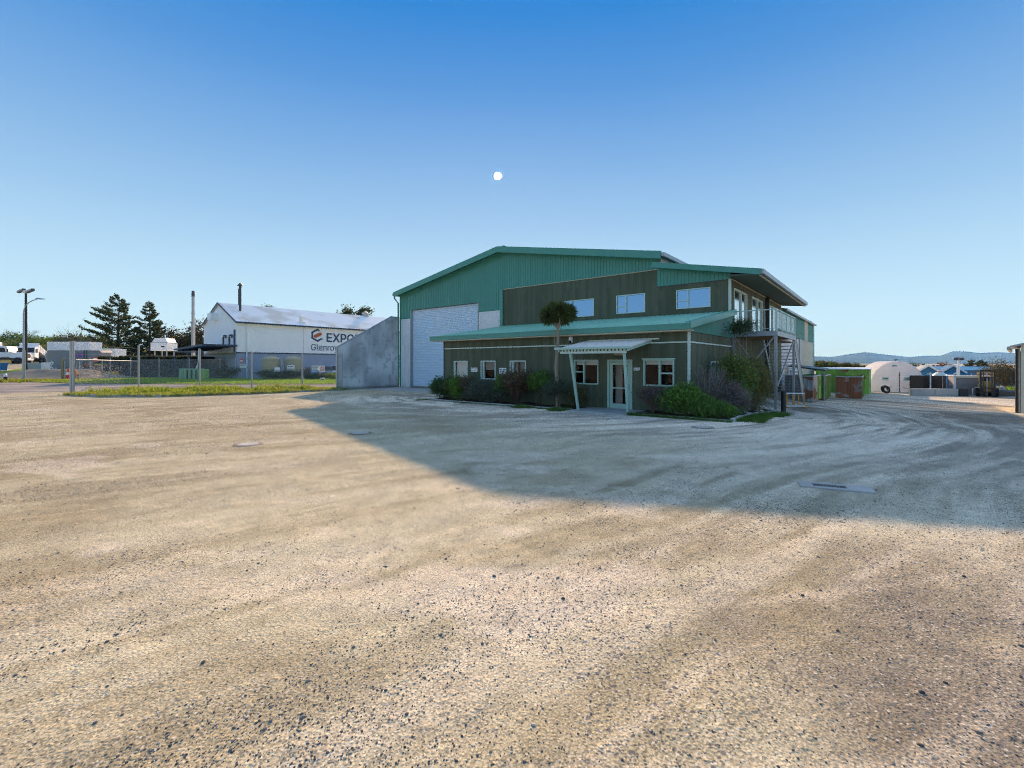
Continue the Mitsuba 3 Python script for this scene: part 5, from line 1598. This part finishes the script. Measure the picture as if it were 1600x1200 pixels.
def shrub(label, a, b, rx, ry, h, n, size, cols, elong=2.2, lift=.35, clumps=26, up=None, twig=10, name='shrub', group=None, spread=.3, flowers=0):
    """bush at the site coordinates a, b"""
    x, y = 7.005 + a * .7792 + b * .6264, 18.41 - a * .6268 + b * .7794
    z = gl(1.9, b) + .05 if a > 0 else .03
    k = thing(name, label, 'plant' if name != 'shrub' else 'shrub', group)
    p = clumped(n, rx, ry, h * (1 - lift) / 2, clumps, spread)
    p[:, 2] += h * (lift + (1 - lift) / 2)
    p = p[p[:, 2] > .03]
    p[:, :2] *= np.clip(1.15 - .35 * (p[:, 2:3] / h) ** 3, .5, 2)
    q_ = np.stack([p[:, 0] * .7792 + p[:, 1] * .6264, -p[:, 0] * .6268 + p[:, 1] * .7794, p[:, 2]], 1) + [x, y, z]
    n_ = len(q_)
    v, f, c = leaves(q_, 1.35 * size * (.6 + .8 * rng.random(n_)), palette(n_, cols) * 1.45, elong, None if up is None else np.tile(up, (n_, 1)))
    put('foliage', Mesh().raw(v, f, c), 'm_leaf', k, color=True)
    m = Mesh()
    stems(m, x, y, z - .05, h * .8, min(rx, ry) * .9, twig)
    put('stems', m, 'm_vertex', k, color=True)
    if flowers:
        fl = q_[rng.choice(np.argsort(-q_[:, 2])[:n_ // 5], flowers)]
        v, f, c = leaves(fl + [-.06, -.10, .03], np.full(flowers, .07), np.tile([.8, .8, .76], (flowers, 1)), 1.2)
        put('flowers', Mesh().raw(v, f, c), 'm_leaf', k, color=True)
    return k


def twig_bush(label, a, b, r, h, n, col, arch=.5, leafn=0, leafc=OL, ry=None):
    """bush of bare arching twigs"""
    x, y = 7.005 + a * .7792 + b * .6264, 18.41 - a * .6268 + b * .7794
    z = gl(1.9, b) + .03 if a > 0 else .02
    k = thing('twig_bush', label, 'shrub')
    m = Mesh()
    ends = []
    for i in range(n):
        t = rng.random() * 6.283
        rr = r * (.35 + .65 * rng.random())
        d = np.array([math.cos(t) * .7792 + math.sin(t) * .6264 * (ry or 1), -math.cos(t) * .6268 + math.sin(t) * .7794 * (ry or 1), 0]) * rr
        hh = h * (.7 + .4 * rng.random())
        s = np.linspace(0, 1, 6)[:, None]
        P_ = np.array([x, y, z]) + d * s ** .8 + np.array([0, 0, 1]) * hh * ((1 - arch) * s + arch * np.sin(s * 2.3) * 1.05)
        P_ += rng.normal(size=P_.shape) * .03 * s
        m.tube(P_, np.linspace(.013, .005, 6), 3, np.array(col) * (.6 + .8 * rng.random()), caps=False)
        for j in range(4):
            i0 = rng.integers(2, 5)
            e = P_[i0] + rng.normal(size=3) * .16 * np.array([1, 1, .6]) + [0, 0, -.03 * arch]
            m.tube([P_[i0], (P_[i0] + e) / 2 + [0, 0, .02], e], [.007, .005, .003], 3, np.array(col) * (.6 + .8 * rng.random()), caps=False)
            ends.append(e)
        ends.extend(P_[3:])
    put('twigs', m, 'm_vertex', k, color=True)
    if leafn:
        e = np.array(ends)[rng.integers(0, len(ends), leafn)] + rng.normal(size=(leafn, 3)) * .05
        v, f, c = leaves(e, .07 + .05 * rng.random(leafn), palette(leafn, leafc) * 1.4, 2.4)
        put('foliage', Mesh().raw(v, f, c), 'm_leaf', k, color=True)
    return k


# bed along the office front, from the roller door to the garden corner
shrub('dark green dense bush at the left end of the office bed, beside the roller door', -13.55, -.75, .62, .55, 1.25, 3000, .075, DG + [(.05, .10, .03)], lift=.15)
shrub('slim olive bush, second from the left end of the office bed', -12.75, -.80, .34, .35, 1.30, 1500, .07, OL + MG[:1], lift=.2, clumps=14)
shrub('bright green upright bush under the first office window', -12.0, -.95, .36, .36, 1.42, 1700, .08, BG, lift=.12, clumps=14)
twig_bush('brown twiggy bush just right of the bright green one by the first office window', -11.4, -.80, .55, 1.35, 90, (.12, .08, .05), .25, 900, OL + BR)
shrub('low spreading grey green conifer bush with feathery sprays under the second office window', -10.0, -.95, 1.15, .60, 1.12, 4600, .10, GY, elong=4.5, lift=.05, clumps=30, up=(.5, -.2, .15))
shrub('mid green leafy bush between the spreading conifer and the large brown bush', -8.95, -1.0, .42, .40, 1.35, 1700, .075, MG, lift=.3, clumps=16)
twig_bush('large reddish brown twiggy bush under the third office window', -8.0, -.85, .85, 1.62, 190, (.13, .075, .055), .3, 2600, BR + OL + [(.12, .05, .05)])
shrub('glossy green bush with a few white flowers left of the slim tree', -6.85, -.55, .62, .45, 1.62, 2600, .085, MG + BG[:1], lift=.45, clumps=22, flowers=9)
shrub('grey green feathery bush with bare stems at the foot of the slim tree', -5.55, -1.0, .75, .50, 1.25, 2600, .09, GY + DG[:1], elong=4, lift=.42, clumps=22, up=(.4, 0, .2), twig=16)
shrub('brownish green bush behind the left canopy post', -4.75, -.60, .50, .40, 1.15, 1700, .07, BR + OL + DG, lift=.1, clumps=18)
twig_bush('rounded mound of arching grey brown twigs right of the entrance door', -1.15, -.85, .80, .98, 260, (.17, .13, .11), .75, 500, PU + OL, .75)
shrub('bright green rounded bush with whorled leaves under the right-hand office window', .15, -.95, .88, .55, 1.12, 4200, .085, BG + MG, lift=.12, clumps=30, elong=2.6)
shrub('low grassy green clump at the front of the garden corner', 1.10, -1.15, .70, .32, .62, 2200, .16, MG + BG[:1], elong=9, lift=.0, clumps=24, up=(0, 0, 1.2), name='grass_clump')
twig_bush('tall bare grey twig bush in front of the side wall of the office', .75, -.1, .75, 1.9, 80, (.20, .17, .15), .15, 120, PU)
shrub('purple grey dense mound at the garden corner', 1.30, .45, .78, .66, 1.25, 6000, .065, PU, elong=3, lift=.05, clumps=30)
shrub('tall yellowish green loose bush beside the balcony, behind the purple grey mound', 1.05, 2.7, .80, .85, 2.45, 5600, .085, YG[:1] + OL + MG, lift=.30, clumps=30, elong=2.8)
shrub('tall fuzzy olive brown column of fine foliage beside the front balcony post', 1.35, 4.6, .66, .85, 2.45, 9500, .10, [(.17, .165, .06), (.20, .17, .075), (.15, .13, .06), (.22, .20, .07)], lift=.02, clumps=40, elong=6, up=(0, 0, .7), spread=.26)
shrub('small green leafy bush between the purple grey mound and the olive column', 1.55, 1.75, .30, .35, 1.30, 1300, .075, BG + MG, lift=.05, clumps=14)
# slim multi-stemmed tree with a dark crown in front of the balcony
k = thing('small_tree', 'small tree with a dark rounded crown held up on thin pale stems before the balcony', 'tree')
x, y = 7.005 + .95 * .7792 + 4.3 * .6264, 18.41 - .95 * .6268 + 4.3 * .7794
m = Mesh()
for i in range(7):
    dx, dy = rng.normal() * .28, rng.normal() * .2
    m.tube([(x + dx * .3, y + dy * .3, -.1), (x + dx * .7, y + dy, 1.6), (x + dx * 1.6, y + dy, 3.0), (x + dx * 2.0, y + dy, 3.5)], [.03, .025, .016, .006], 5, np.array([.26, .21, .15]) * (.7 + .5 * rng.random()), caps=False)
put('trunk', m, 'm_vertex', k, color=True)
p = clumped(3800, .62, .55, .42, 26, .32) + [x, y, 3.62]
v, f, c = leaves(p, .07 * (.6 + .8 * rng.random(len(p))), palette(len(p), DG + GY[:1]), 2.6)
put('crown', Mesh().raw(v, f, c), 'm_leaf', k, color=True)
# slim round-headed cabbage tree left of the canopy
k = thing('cabbage_tree', 'slim tree with bare pale trunk and round mop head of narrow leaves, left of canopy', 'tree')
tx, ty = (2.058, 21.101)
m = Mesh()
m.tube([(tx, ty, -.1), (tx + .02, ty, .8), (tx - .06, ty, 1.8), (tx + .02, ty, 2.9), (tx + .03, ty, 3.7)], [.10, .085, .085, .07, .06], 9, (.34, .27, .19), caps=False)
heads = []
for dx, dy, dz, r in ((-.42, -.05, .62, .035), (-.16, .15, .75, .03), (.12, -.12, .78, .035), (.42, .08, .66, .035), (.25, .2, .6, .03), (-.3, .18, .6, .025)):
    b = np.array([tx + .03, ty, 3.55 + .12 * rng.random()])
    e = b + [dx, dy, dz]
    m.tube([b, b + [dx * .6, dy * .6, dz * .45], e], [r * 1.3, r, r * .8], 6, (.36, .29, .20), caps=False)
    heads.append(e)
m.tube([(tx - .05, ty - .05, 2.2), (tx - .16, ty - .05, 3.3), (tx - .2, ty - .05, 3.6)], [.018, .014, .01], 5, (.36, .29, .20), caps=False)
put('trunk', m, 'm_vertex', k, color=True)
P_, D_ = [], []
for e in heads:
    d = rng.normal(size=(460, 3)); d[:, 2] = d[:, 2] * .75 + .10
    d /= np.linalg.norm(d, axis=1, keepdims=True)
    r_ = .22 + .13 * rng.random((460, 1))
    P_.append(e + d * r_ + [0, 0, .03] - np.array([0, 0, 1]) * (r_ - .2) * .5); D_.append(d * 2.6 - [0, 0, .5])
P_, D_ = np.vstack(P_), np.vstack(D_)
v, f, c = leaves(P_, .46 * (.6 + .6 * rng.random(len(P_))), palette(len(P_), [(.11, .15, .05), (.15, .18, .06), (.08, .12, .04), (.20, .20, .08)]), 11, D_)
put('crown', Mesh().raw(v, f, c), 'm_leaf', k, color=True)


# grass: turf tufts by the kerbs, verge and lawn
def tufts(x, y, z, h, cols, per=5, width=.02):
    n = len(x) * per
    i = np.repeat(np.arange(len(x)), per)
    b = np.stack([x[i] + rng.normal(size=n) * h[i] * .35, y[i] + rng.normal(size=n) * h[i] * .35, z[i]], 1)
    d = rng.normal(size=(n, 3)) * .4; d[:, 2] = 1
    t = b + d * (h[i] * (.6 + .6 * rng.random(n)))[:, None]
    s = rng.normal(size=(n, 3)); s[:, 2] = 0
    s *= (width * (h[i] / .15) ** .5)[:, None] / np.linalg.norm(s, axis=1, keepdims=True)
    v = np.stack([b - s, b + s, t], 1).reshape(-1, 3)
    c = np.repeat(palette(n, cols, .35), 3, 0)
    return v, np.arange(n * 3).reshape(-1, 3), c


def along(pts, n, spread):
    pts = np.array(pts, float)
    s = np.concatenate([[0], np.cumsum(np.linalg.norm(np.diff(pts, axis=0), axis=1))])
    t = rng.random(n) * s[-1]
    return np.interp(t, s, pts[:, 0]) + rng.normal(size=n) * spread, np.interp(t, s, pts[:, 1]) + rng.normal(size=n) * spread


VG = [(.34, .42, .05), (.42, .47, .07), (.22, .33, .05), (.42, .36, .10)]
m = Mesh()
n = 5200
fx = rng.random(n)
gx_, gy_ = along([(-27.3, 29.8), (-24, 28.8), (-20.8, 29.0), (-17, 31.6), (-12.9, 35.2)], n, .0)
gy_ = gy_ + fx * np.interp(gx_, [-27.5, -24, -20.8, -17, -12.7], [5, 6.5, 6.5, 4.5, 1.6])
cl = meshkit.fbm(np.stack([gx_ * .8, gy_ * .8, gx_ * 0], -1), 3, 21)
h = .10 + .42 * ss(.45, .75, cl) * rng.random(n)
m.raw(*tufts(gx_, gy_, np.full(n, .09), h, VG, 6, .028))
gx_, gy_ = along([(-27.9, 29.2), (-24, 27.9), (-20.8, 27.95), (-17, 30.5), (-12.8, 34.9)], 1500, .16)
m.raw(*tufts(gx_, gy_, np.full(1500, .05), .08 + .16 * rng.random(1500), VG + [(.30, .26, .08)], 6, .025))
setting('verge_grass', m, 'm_leaf', 'yellow green rough grass and weeds on the kerbed verge along the fence', 'stuff', color=True)
m = Mesh()
n = 9000
gx_ = -66 + 62 * rng.random(n)
gy_ = np.interp(gx_, [-70, -52, -42, -30, 0], [58.6, 50.3, 46.3, 45.1, 45.1]) + 18 * rng.random(n) ** 1.3
ok = gy_ < np.interp(gx_, [-70, -58, -40, -12, 0], [69, 65, 61.8, 63, 63])
gx_, gy_ = gx_[ok], gy_[ok]
m.raw(*tufts(gx_, gy_, np.full(len(gx_), .04), .07 + .09 * rng.random(len(gx_)), [(.26, .40, .06), (.33, .44, .08), (.20, .32, .05)], 5, .035))
setting('lawn_grass', m, 'm_leaf', 'short green lawn between the road and the factory', 'stuff', color=True)
m = Mesh()
n = 900
gx_, gy_ = -54.643 + 3.6 * rng.normal(size=n), 51.5 + 1.1 * rng.normal(size=n)
m.raw(*tufts(gx_, gy_, gz(gx_, gy_), .10 + .25 * rng.random(n), VG + [(.34, .22, .04)], 7, .04))
setting('rough_grass', m, 'm_leaf', 'tall yellow green grass around the bollard and the street lamp at the far left', 'stuff', color=True)
m = Mesh()
def site_tufts(a, b, h, cols=BG + MG, per=6, width=.008):
    x, y = 7.005 + a * .7792 + b * .6264, 18.41 - a * .6268 + b * .7794
    m.raw(*tufts(x, y, gz(x, y), h, cols, per, width))
n = 3600
aa = -13.9 + 9.4 * rng.random(n)
ww = meshkit.fbm(np.stack([aa * .9, aa * 0, aa * 0], -1), 3, 8)
site_tufts(aa, -1.66 - .75 * rng.random(n) ** 1.6 * ss(.30, .65, ww), (.025 + .10 * rng.random(n) ** 2.5) * (.4 + 1.2 * ss(.4, .7, ww)))
n = 900
site_tufts(-1.75 + 3.7 * rng.random(n) ** 1.5, -1.65 - .25 * rng.random(n) ** 2, .03 + .12 * rng.random(n) ** 2)
n = 2000
bb = -1.4 + 6.8 * rng.random(n)
site_tufts(2.05 + .75 * rng.random(n) ** 1.4 * (.4 + .9 * meshkit.fbm(np.stack([bb, bb * 0, bb * 0], -1), 3, 5)), bb, .04 + .16 * rng.random(n) ** 1.8)
setting('kerb_grass', m, 'm_leaf', 'green grass growing along the garden kerbs of the office', 'stuff', color=True)


# trees
def conifer(label, x, y, z, H_, R, n, cols, seed, group=None, droop=.15, bare=.12, skew=0., size=.42):
    k = thing('conifer', label, 'tree', group)
    r_ = np.random.default_rng(seed)
    m = Mesh()
    m.tube([(x, y, z - .3), (x + .1, y, z + H_ * .5), (x + skew * .3, y, z + H_ * .97)], [H_ * .022, H_ * .014, .04], 8, (.09, .07, .055), caps=False)
    P_, D_ = [], []
    nb = 110
    for i in range(nb):
        t = bare + (1 - bare) * (i + r_.random()) / nb
        prof = min(1.0, (1 - t) * 1.55) ** .8 * (.55 + .5 * r_.random()) * (1 if t > .25 else .8)
        L_ = R * prof + .25
        ang = r_.random() * 6.283
        d = np.array([math.cos(ang), math.sin(ang), 0])
        L_ *= 1 + skew * -d[0] * .12
        s = np.linspace(0, 1, 6)[:, None]
        B0 = np.array([x, y, z + H_ * t])
        br = B0 + d * L_ * s + np.array([0, 0, 1]) * L_ * (.38 * s ** 2 - droop * s)
        m.tube(br, np.linspace(.02 + .010 * L_, .015, 6), 4, (.08, .065, .05), caps=False)
        cnt = max(4, int(n / nb * (L_ / R) * 1.4))
        ts = (.22 + .78 * r_.random(cnt) ** .7)
        pos = B0 + d * L_ * ts[:, None] + np.array([0, 0, 1]) * (L_ * (.38 * ts ** 2 - droop * ts))[:, None]
        side = np.array([-d[1], d[0], 0])
        pos = pos + side * (r_.normal(size=(cnt, 1)) * .20 * L_ * (1.1 - ts[:, None])) + r_.normal(size=(cnt, 3)) * [.12, .12, .16] * (H_ / 18)
        P_.append(pos); D_.append(np.tile(d * .8 + [0, 0, .45], (cnt, 1)))
    P_, D_ = np.vstack(P_), np.vstack(D_)
    v, f, c = leaves(P_, size * (.6 + .8 * rng.random(len(P_))), palette(len(P_), cols), 2.6, D_)
    put('trunk', m, 'm_vertex', k, color=True)
    put('crown', Mesh().raw(v, f, c), 'm_leaf', k, color=True)


def broadleaf(label, x, y, z, H_, R, n, cols, size=.4, lift=.35, clumps=22, trunk=(.14, .11, .08), name='tree', group=None, spread=.24, ry=None):
    k = thing(name, label, 'tree' if name != 'bush' else 'bush', group)
    m = Mesh()
    th = max(.05, H_ * .022)
    m.tube([(x, y, z - .3), (x + .05, y, z + H_ * .3), (x, y, z + H_ * .6)], [th, th * .8, th * .4], 7, trunk, caps=False)
    c_ = rng.normal(size=(clumps, 3)); c_ /= np.linalg.norm(c_, axis=1, keepdims=True)
    c_ *= (.45 + .5 * rng.random((clumps, 1)))
    c_ = c_ * [R, ry or R, H_ * (1 - lift) / 2] + [x, y, z + H_ * (lift + (1 - lift) / 2)]
    for e in c_:
        b = np.array([x, y, z + H_ * (.2 + .25 * rng.random())])
        m.tube([b, (b + e) / 2 + [0, 0, -.04 * H_], e], [th * .45, th * .3, .02], 4, trunk, caps=False)
    i = rng.integers(0, clumps, n)
    P_ = c_[i] + rng.normal(size=(n, 3)) * [R * spread, (ry or R) * spread, H_ * (1 - lift) * spread * .45]
    P_ = P_[P_[:, 2] > z + .05]
    v, f, c = leaves(P_, size * (.6 + .8 * rng.random(len(P_))), palette(len(P_), cols), 1.9)
    put('trunk', m, 'm_vertex', k, color=True)
    put('crown', Mesh().raw(v, f, c), 'm_leaf', k, color=True)


PINE = [(.045, .075, .035), (.06, .095, .042), (.085, .11, .045), (.12, .12, .05)]
conifer('tall broad dark pine tree, the larger of the two left of the white factory', -94.769, 112, 0, 18.6, 8.0, 17000, PINE, 3, 'pines left of the factory', skew=1.6, bare=.08, size=.5)
conifer('narrower dark pine tree between the broad pine and the steel stack', -88.632, 114, 0, 17.0, 5.0, 11000, PINE, 4, 'pines left of the factory', bare=.10, size=.5)
GUM = [(.10, .09, .05), (.085, .085, .045), (.13, .10, .06), (.07, .075, .04)]
for u_, H_, R_2, lab in ((258, 11.5, 4.6, 'brownish gum tree just right of the narrower pine'), (281, 10.5, 4.0, 'thin open gum tree left of the steel stack'), (322, 13.5, 4.2, 'dark gum tree between the steel stack and the factory gable'), (300, 10.0, 3.2, 'low olive tree right behind the steel stack')):
    broadleaf(lab, (u_ - 800) / 728 * 120, 120, 0, H_, R_2, 2600, GUM, .55, .30, 18)
for u_, yy, H_, lab in ((421, 150, 21.0, 'round dark treetop showing over the factory ridge, left one'), (538, 140, 20.5, 'broad dark treetop over the factory roof, just left of the workshop'), (567, 140, 19.0, 'small dark treetop over the factory roof next to the workshop')):
    broadleaf(lab, (u_ - 800) / 728 * yy, yy, 0, H_, 2.6, 1500, PINE, .6, .65, 10)
# hedges behind the far fence
HD = [(.05, .062, .03), (.07, .08, .037), (.085, .085, .045)]
hx0 = -59.967
for i in range(13):
    x = hx0 + i * 1.75
    lab = ('dark green' if i < 8 else 'brownish') + ' clipped hedge bush behind the boundary fence, %s from the left end' % 'first second third fourth fifth sixth seventh eighth ninth tenth eleventh twelfth thirteenth'.split()[i]
    k = thing('hedge', lab, 'hedge', 'hedge bushes behind the boundary fence')
    hh = 2.9 + .25 * rng.random()
    p = np.stack([x + 1.9 * (rng.random(2600) - .5), 68.6 + 1.6 * (rng.random(2600) - .5), hh * rng.random(2600) ** .8], 1)
    v, f, c = leaves(p, .34 * (.6 + .8 * rng.random(2600)), palette(2600, HD if i < 8 else [(.075, .055, .05), (.06, .05, .045), (.05, .05, .035)]), 1.8)
    put('foliage', Mesh().raw(v, f, c), 'm_leaf', k, color=True)
    put('stems', Mesh().tube([(x, 68.6, -.1), (x, 68.6, hh * .7)], [.08, .03], 5), 'm_dark_bark', k)
for i in range(6):
    x = -38.258 * 0 + (-37.6 + i * 2.1)
for u_, yy, r2, h2, lab in ((418, 58.8, 1.6, 1.2, 'dark shrub at the foot of the left beige tank'), (446, 59.6, 1.7, 1.1, 'dark shrub at the foot of the right beige tank'), (476, 62.5, 1.3, 1.3, 'reddish dark shrub left of the blue sign'), (494, 58.2, 1.2, .75, 'low dark shrub under the blue sign'), (522, 58.2, 1.2, .85, 'low yellow green shrub in front of the white parked car'), (353, 61.0, 1.6, 1.9, 'dark scrubby bush before the factory gable')):
    broadleaf(lab, (u_ - 800) / 728 * yy, yy, 0, h2, r2, 1500, (YG + MG) if 'yellow' in lab else (BR + HD) if 'reddish' in lab else HD + MG[:1], .16, .05, 16, name='bush')
# bushes along the crest of the hillside at the far left
for i in range(15):
    u_ = -25 + i * 13.5
    yy = 150 + 16 * (i * 7 % 5)
    x = (u_ - 800) / 728 * yy
    zz = 8.5 * float(ss(104, 175, yy) * ss(-62, -120, x + (yy - 100) * .55)) - .3 + 2
    broadleaf(('dark green', 'olive green', 'mid green')[i % 3] + ' bush on the crest of the hillside, %s along from the left' % ('one two three four five six seven eight nine ten eleven twelve thirteen fourteen fifteen'.split()[i]), x, yy, min(zz, 8.0) - 2.0 + (yy - 150) * .02, 5.2 + 1.6 * (i * 5 % 4) / 3, 4.6, 1300, (DG, OL, MG)[i % 3] + YG[2:], .6, .05, 16, name='bush', group='bushes on the hillside crest')
k = thing('bare_tree', 'leafless thin tree rising over the white box body', 'tree')
def bare(k, x, y, z, H_, n=60, seed=1):
    r_ = np.random.default_rng(seed)
    m = Mesh()
    m.tube([(x, y, z), (x, y, z + H_ * .5)], [.16, .09], 6, (.16, .12, .10), caps=False)
    for i in range(n):
        b = np.array([x, y, z + H_ * (.25 + .3 * r_.random())])
        d = r_.normal(size=3); d[2] = abs(d[2]) + .6
        d /= np.linalg.norm(d)
        e = b + d * H_ * (.3 + .3 * r_.random())
        m.tube([b, (b + e) / 2 + r_.normal(size=3) * .15, e], [.05, .035, .012], 3, (.17, .13, .11), caps=False)
        for j in range(3):
            g = e + r_.normal(size=3) * H_ * .07
            m.tube([(b + 2 * e) / 3, g], [.022, .010], 3, (.18, .14, .12), caps=False)
    put('branches', m, 'm_vertex', k, color=True)
bare(k, -93.681, 100, 0, 9.6, 70, 5)
for u_, lab in ((48, 'small leafless tree on the hillside crest behind the floodlight mast'), (16, 'thin leafless tree on the hillside crest near the left edge')):
    k = thing('bare_tree', lab, 'tree')
    bare(k, (u_ - 800) / 728 * 190, 190, 9, 7.5, 26, u_)

# right: trees behind the sheds
RT = [(.05, .07, .03), (.07, .085, .035), (.09, .095, .04), (.12, .11, .045)]
for i, (u_, vt, yy) in enumerate(((1274, 558, 125), (1286, 556, 125), (1297, 558, 122), (1306, 561, 120), (1318, 560, 128), (1331, 559, 128), (1342, 561, 130), (1351, 564, 130), (1362, 566, 130), (1381, 565, 132))):
    zt = 2 + (568 - vt) / 728 * yy - 1.2
    lab = ('one', 'two', 'three', 'four', 'five', 'six', 'seven', 'eight', 'nine', 'ten')[i]
    broadleaf('distant %s tree beyond the workshop, number %s from the left in the row' % (('dark pine', 'sunlit olive', 'pale green')[i % 3], lab), (u_ - 800) / 728 * yy, yy, -3.6, zt + 3.6, 2.4, 1500, (PINE, RT, YG[2:] + RT)[i % 3], .42, .45, 9, group='distant trees right of the workshop')
for i, (u_, vt, yy, rr, lab) in enumerate(((1428, 561, 115, 2.6, 'dark round tree over the striped roof, first of three'), (1441, 563, 115, 2.2, 'dark round tree over the striped roof, second of three'), (1452, 565, 115, 2.0, 'dark round tree over the striped roof, third of three'), (1466, 562, 118, 1.6, 'slim dark tree between the dark round trees and the orange one'), (1474, 563, 118, 2.6, 'orange brown autumn tree behind the blue sheds'), (1488, 566, 118, 2.4, 'grey brown bare-looking tree left of the lighting pole'))):
    zt = 2 + (568 - vt) / 728 * yy - 1.3
    broadleaf(lab, (u_ - 800) / 728 * yy, yy, -3.6, zt + 3.6, rr, 1500, [(.20, .10, .04), (.16, .10, .05)] if 'orange' in lab else PU if 'bare' in lab else PINE, .5, .25, 12, group='distant trees right of the workshop')
conifer('pointed green conifer behind the forklift, left one', 86.791, 88, -3.6, 6.2, 3.0, 3800, RT + PINE, 41, 'conifers behind the forklift', bare=.04, size=.4)
conifer('pointed green conifer behind the forklift, right one', 90.618, 90, -3.6, 6.2, 2.6, 3800, PINE + RT[:1], 42, 'conifers behind the forklift', bare=.04, size=.4)
broadleaf('large spreading brownish willow tree right of the forklift', 70.08, 66, -2.6, 5.1, 3.2, 6500, [(.13, .10, .055), (.10, .09, .045), (.15, .12, .07), (.09, .10, .04)], .20, .22, 40, (.16, .12, .09), ry=2.6)
m = Mesh()
n = 2500
gx_, gy_ = 61.665 + 6 * (rng.random(n) - .5), 54 + 10 * rng.random(n)
m.raw(*tufts(gx_, gy_, gz(gx_, gy_) + .3, .3 + .5 * rng.random(n), [(.20, .30, .04), (.16, .26, .04)], 5, .06))
setting('field_grass', m, 'm_leaf', 'bright green grass behind the dark beams near the right edge', 'stuff', color=True)

# mountains on the horizon and the air in front of them
az = np.radians(np.linspace(18, 66, 220))
uu = 800 + 728 * np.tan(az)
ridge_v = np.interp(uu, [1000, 1200, 1268, 1300, 1325, 1352, 1375, 1400, 1420, 1440, 1470, 1482, 1490, 1510, 1530, 1560, 1590, 1700, 2400], [562, 557, 556.5, 557.5, 553.5, 550, 553, 555.5, 558, 556, 555.5, 551, 548.5, 549, 551.5, 550, 552, 552, 556])
R0 = 9000.0
rows_ = np.array([-.30, -.2, -.12, -.06, 0, .08, .2])
hgt = (568 - ridge_v) / 728 * R0 / np.sqrt(1 + np.tan(az) ** 2) * np.sqrt(1 + np.tan(az) ** 2)
v = []
for q_ in rows_:
    rr = R0 * (1 + q_) / np.cos(az)
    px_, py_ = rr * np.sin(az), rr * np.cos(az)
    nz = meshkit.fbm(np.stack([px_ * .0011, py_ * .0011, px_ * 0], -1), 4, 31)
    frac = max(0, 1 - abs(q_) / .30)
    zz = hgt * (frac if q_ else 1) * (1 if q_ == 0 else (.55 + .55 * nz)) - (5 if abs(q_) > .19 else 0)
    v.append(np.stack([px_, py_, zz], 1))
v = np.vstack(v)
na = len(az)
setting('hills', Mesh().raw(v, [[i * na + j, i * na + j + 1, (i + 1) * na + j + 1, (i + 1) * na + j] for i in range(len(rows_) - 1) for j in range(na - 1)]), 'm_hill', smooth=60)
scene['haze_air'] = {'type': 'homogeneous', 'albedo': rgb(.66, .86, .995), 'sigma_t': {'type': 'rgb', 'value': [.000020, .000038, .000068]}}
scene['haze'] = {'type': 'cube', 'to_world': T().translate([0, 7800, 196]).scale([15000, 8600, 204]), 'bsdf': {'type': 'null'}, 'interior': {'type': 'ref', 'id': 'haze_air'}}
labels['haze'] = {'kind': 'stuff', 'label': 'thin blue haze in the air before the distant hills'}
scene['camera']['medium'] = {'type': 'ref', 'id': 'haze_air'}
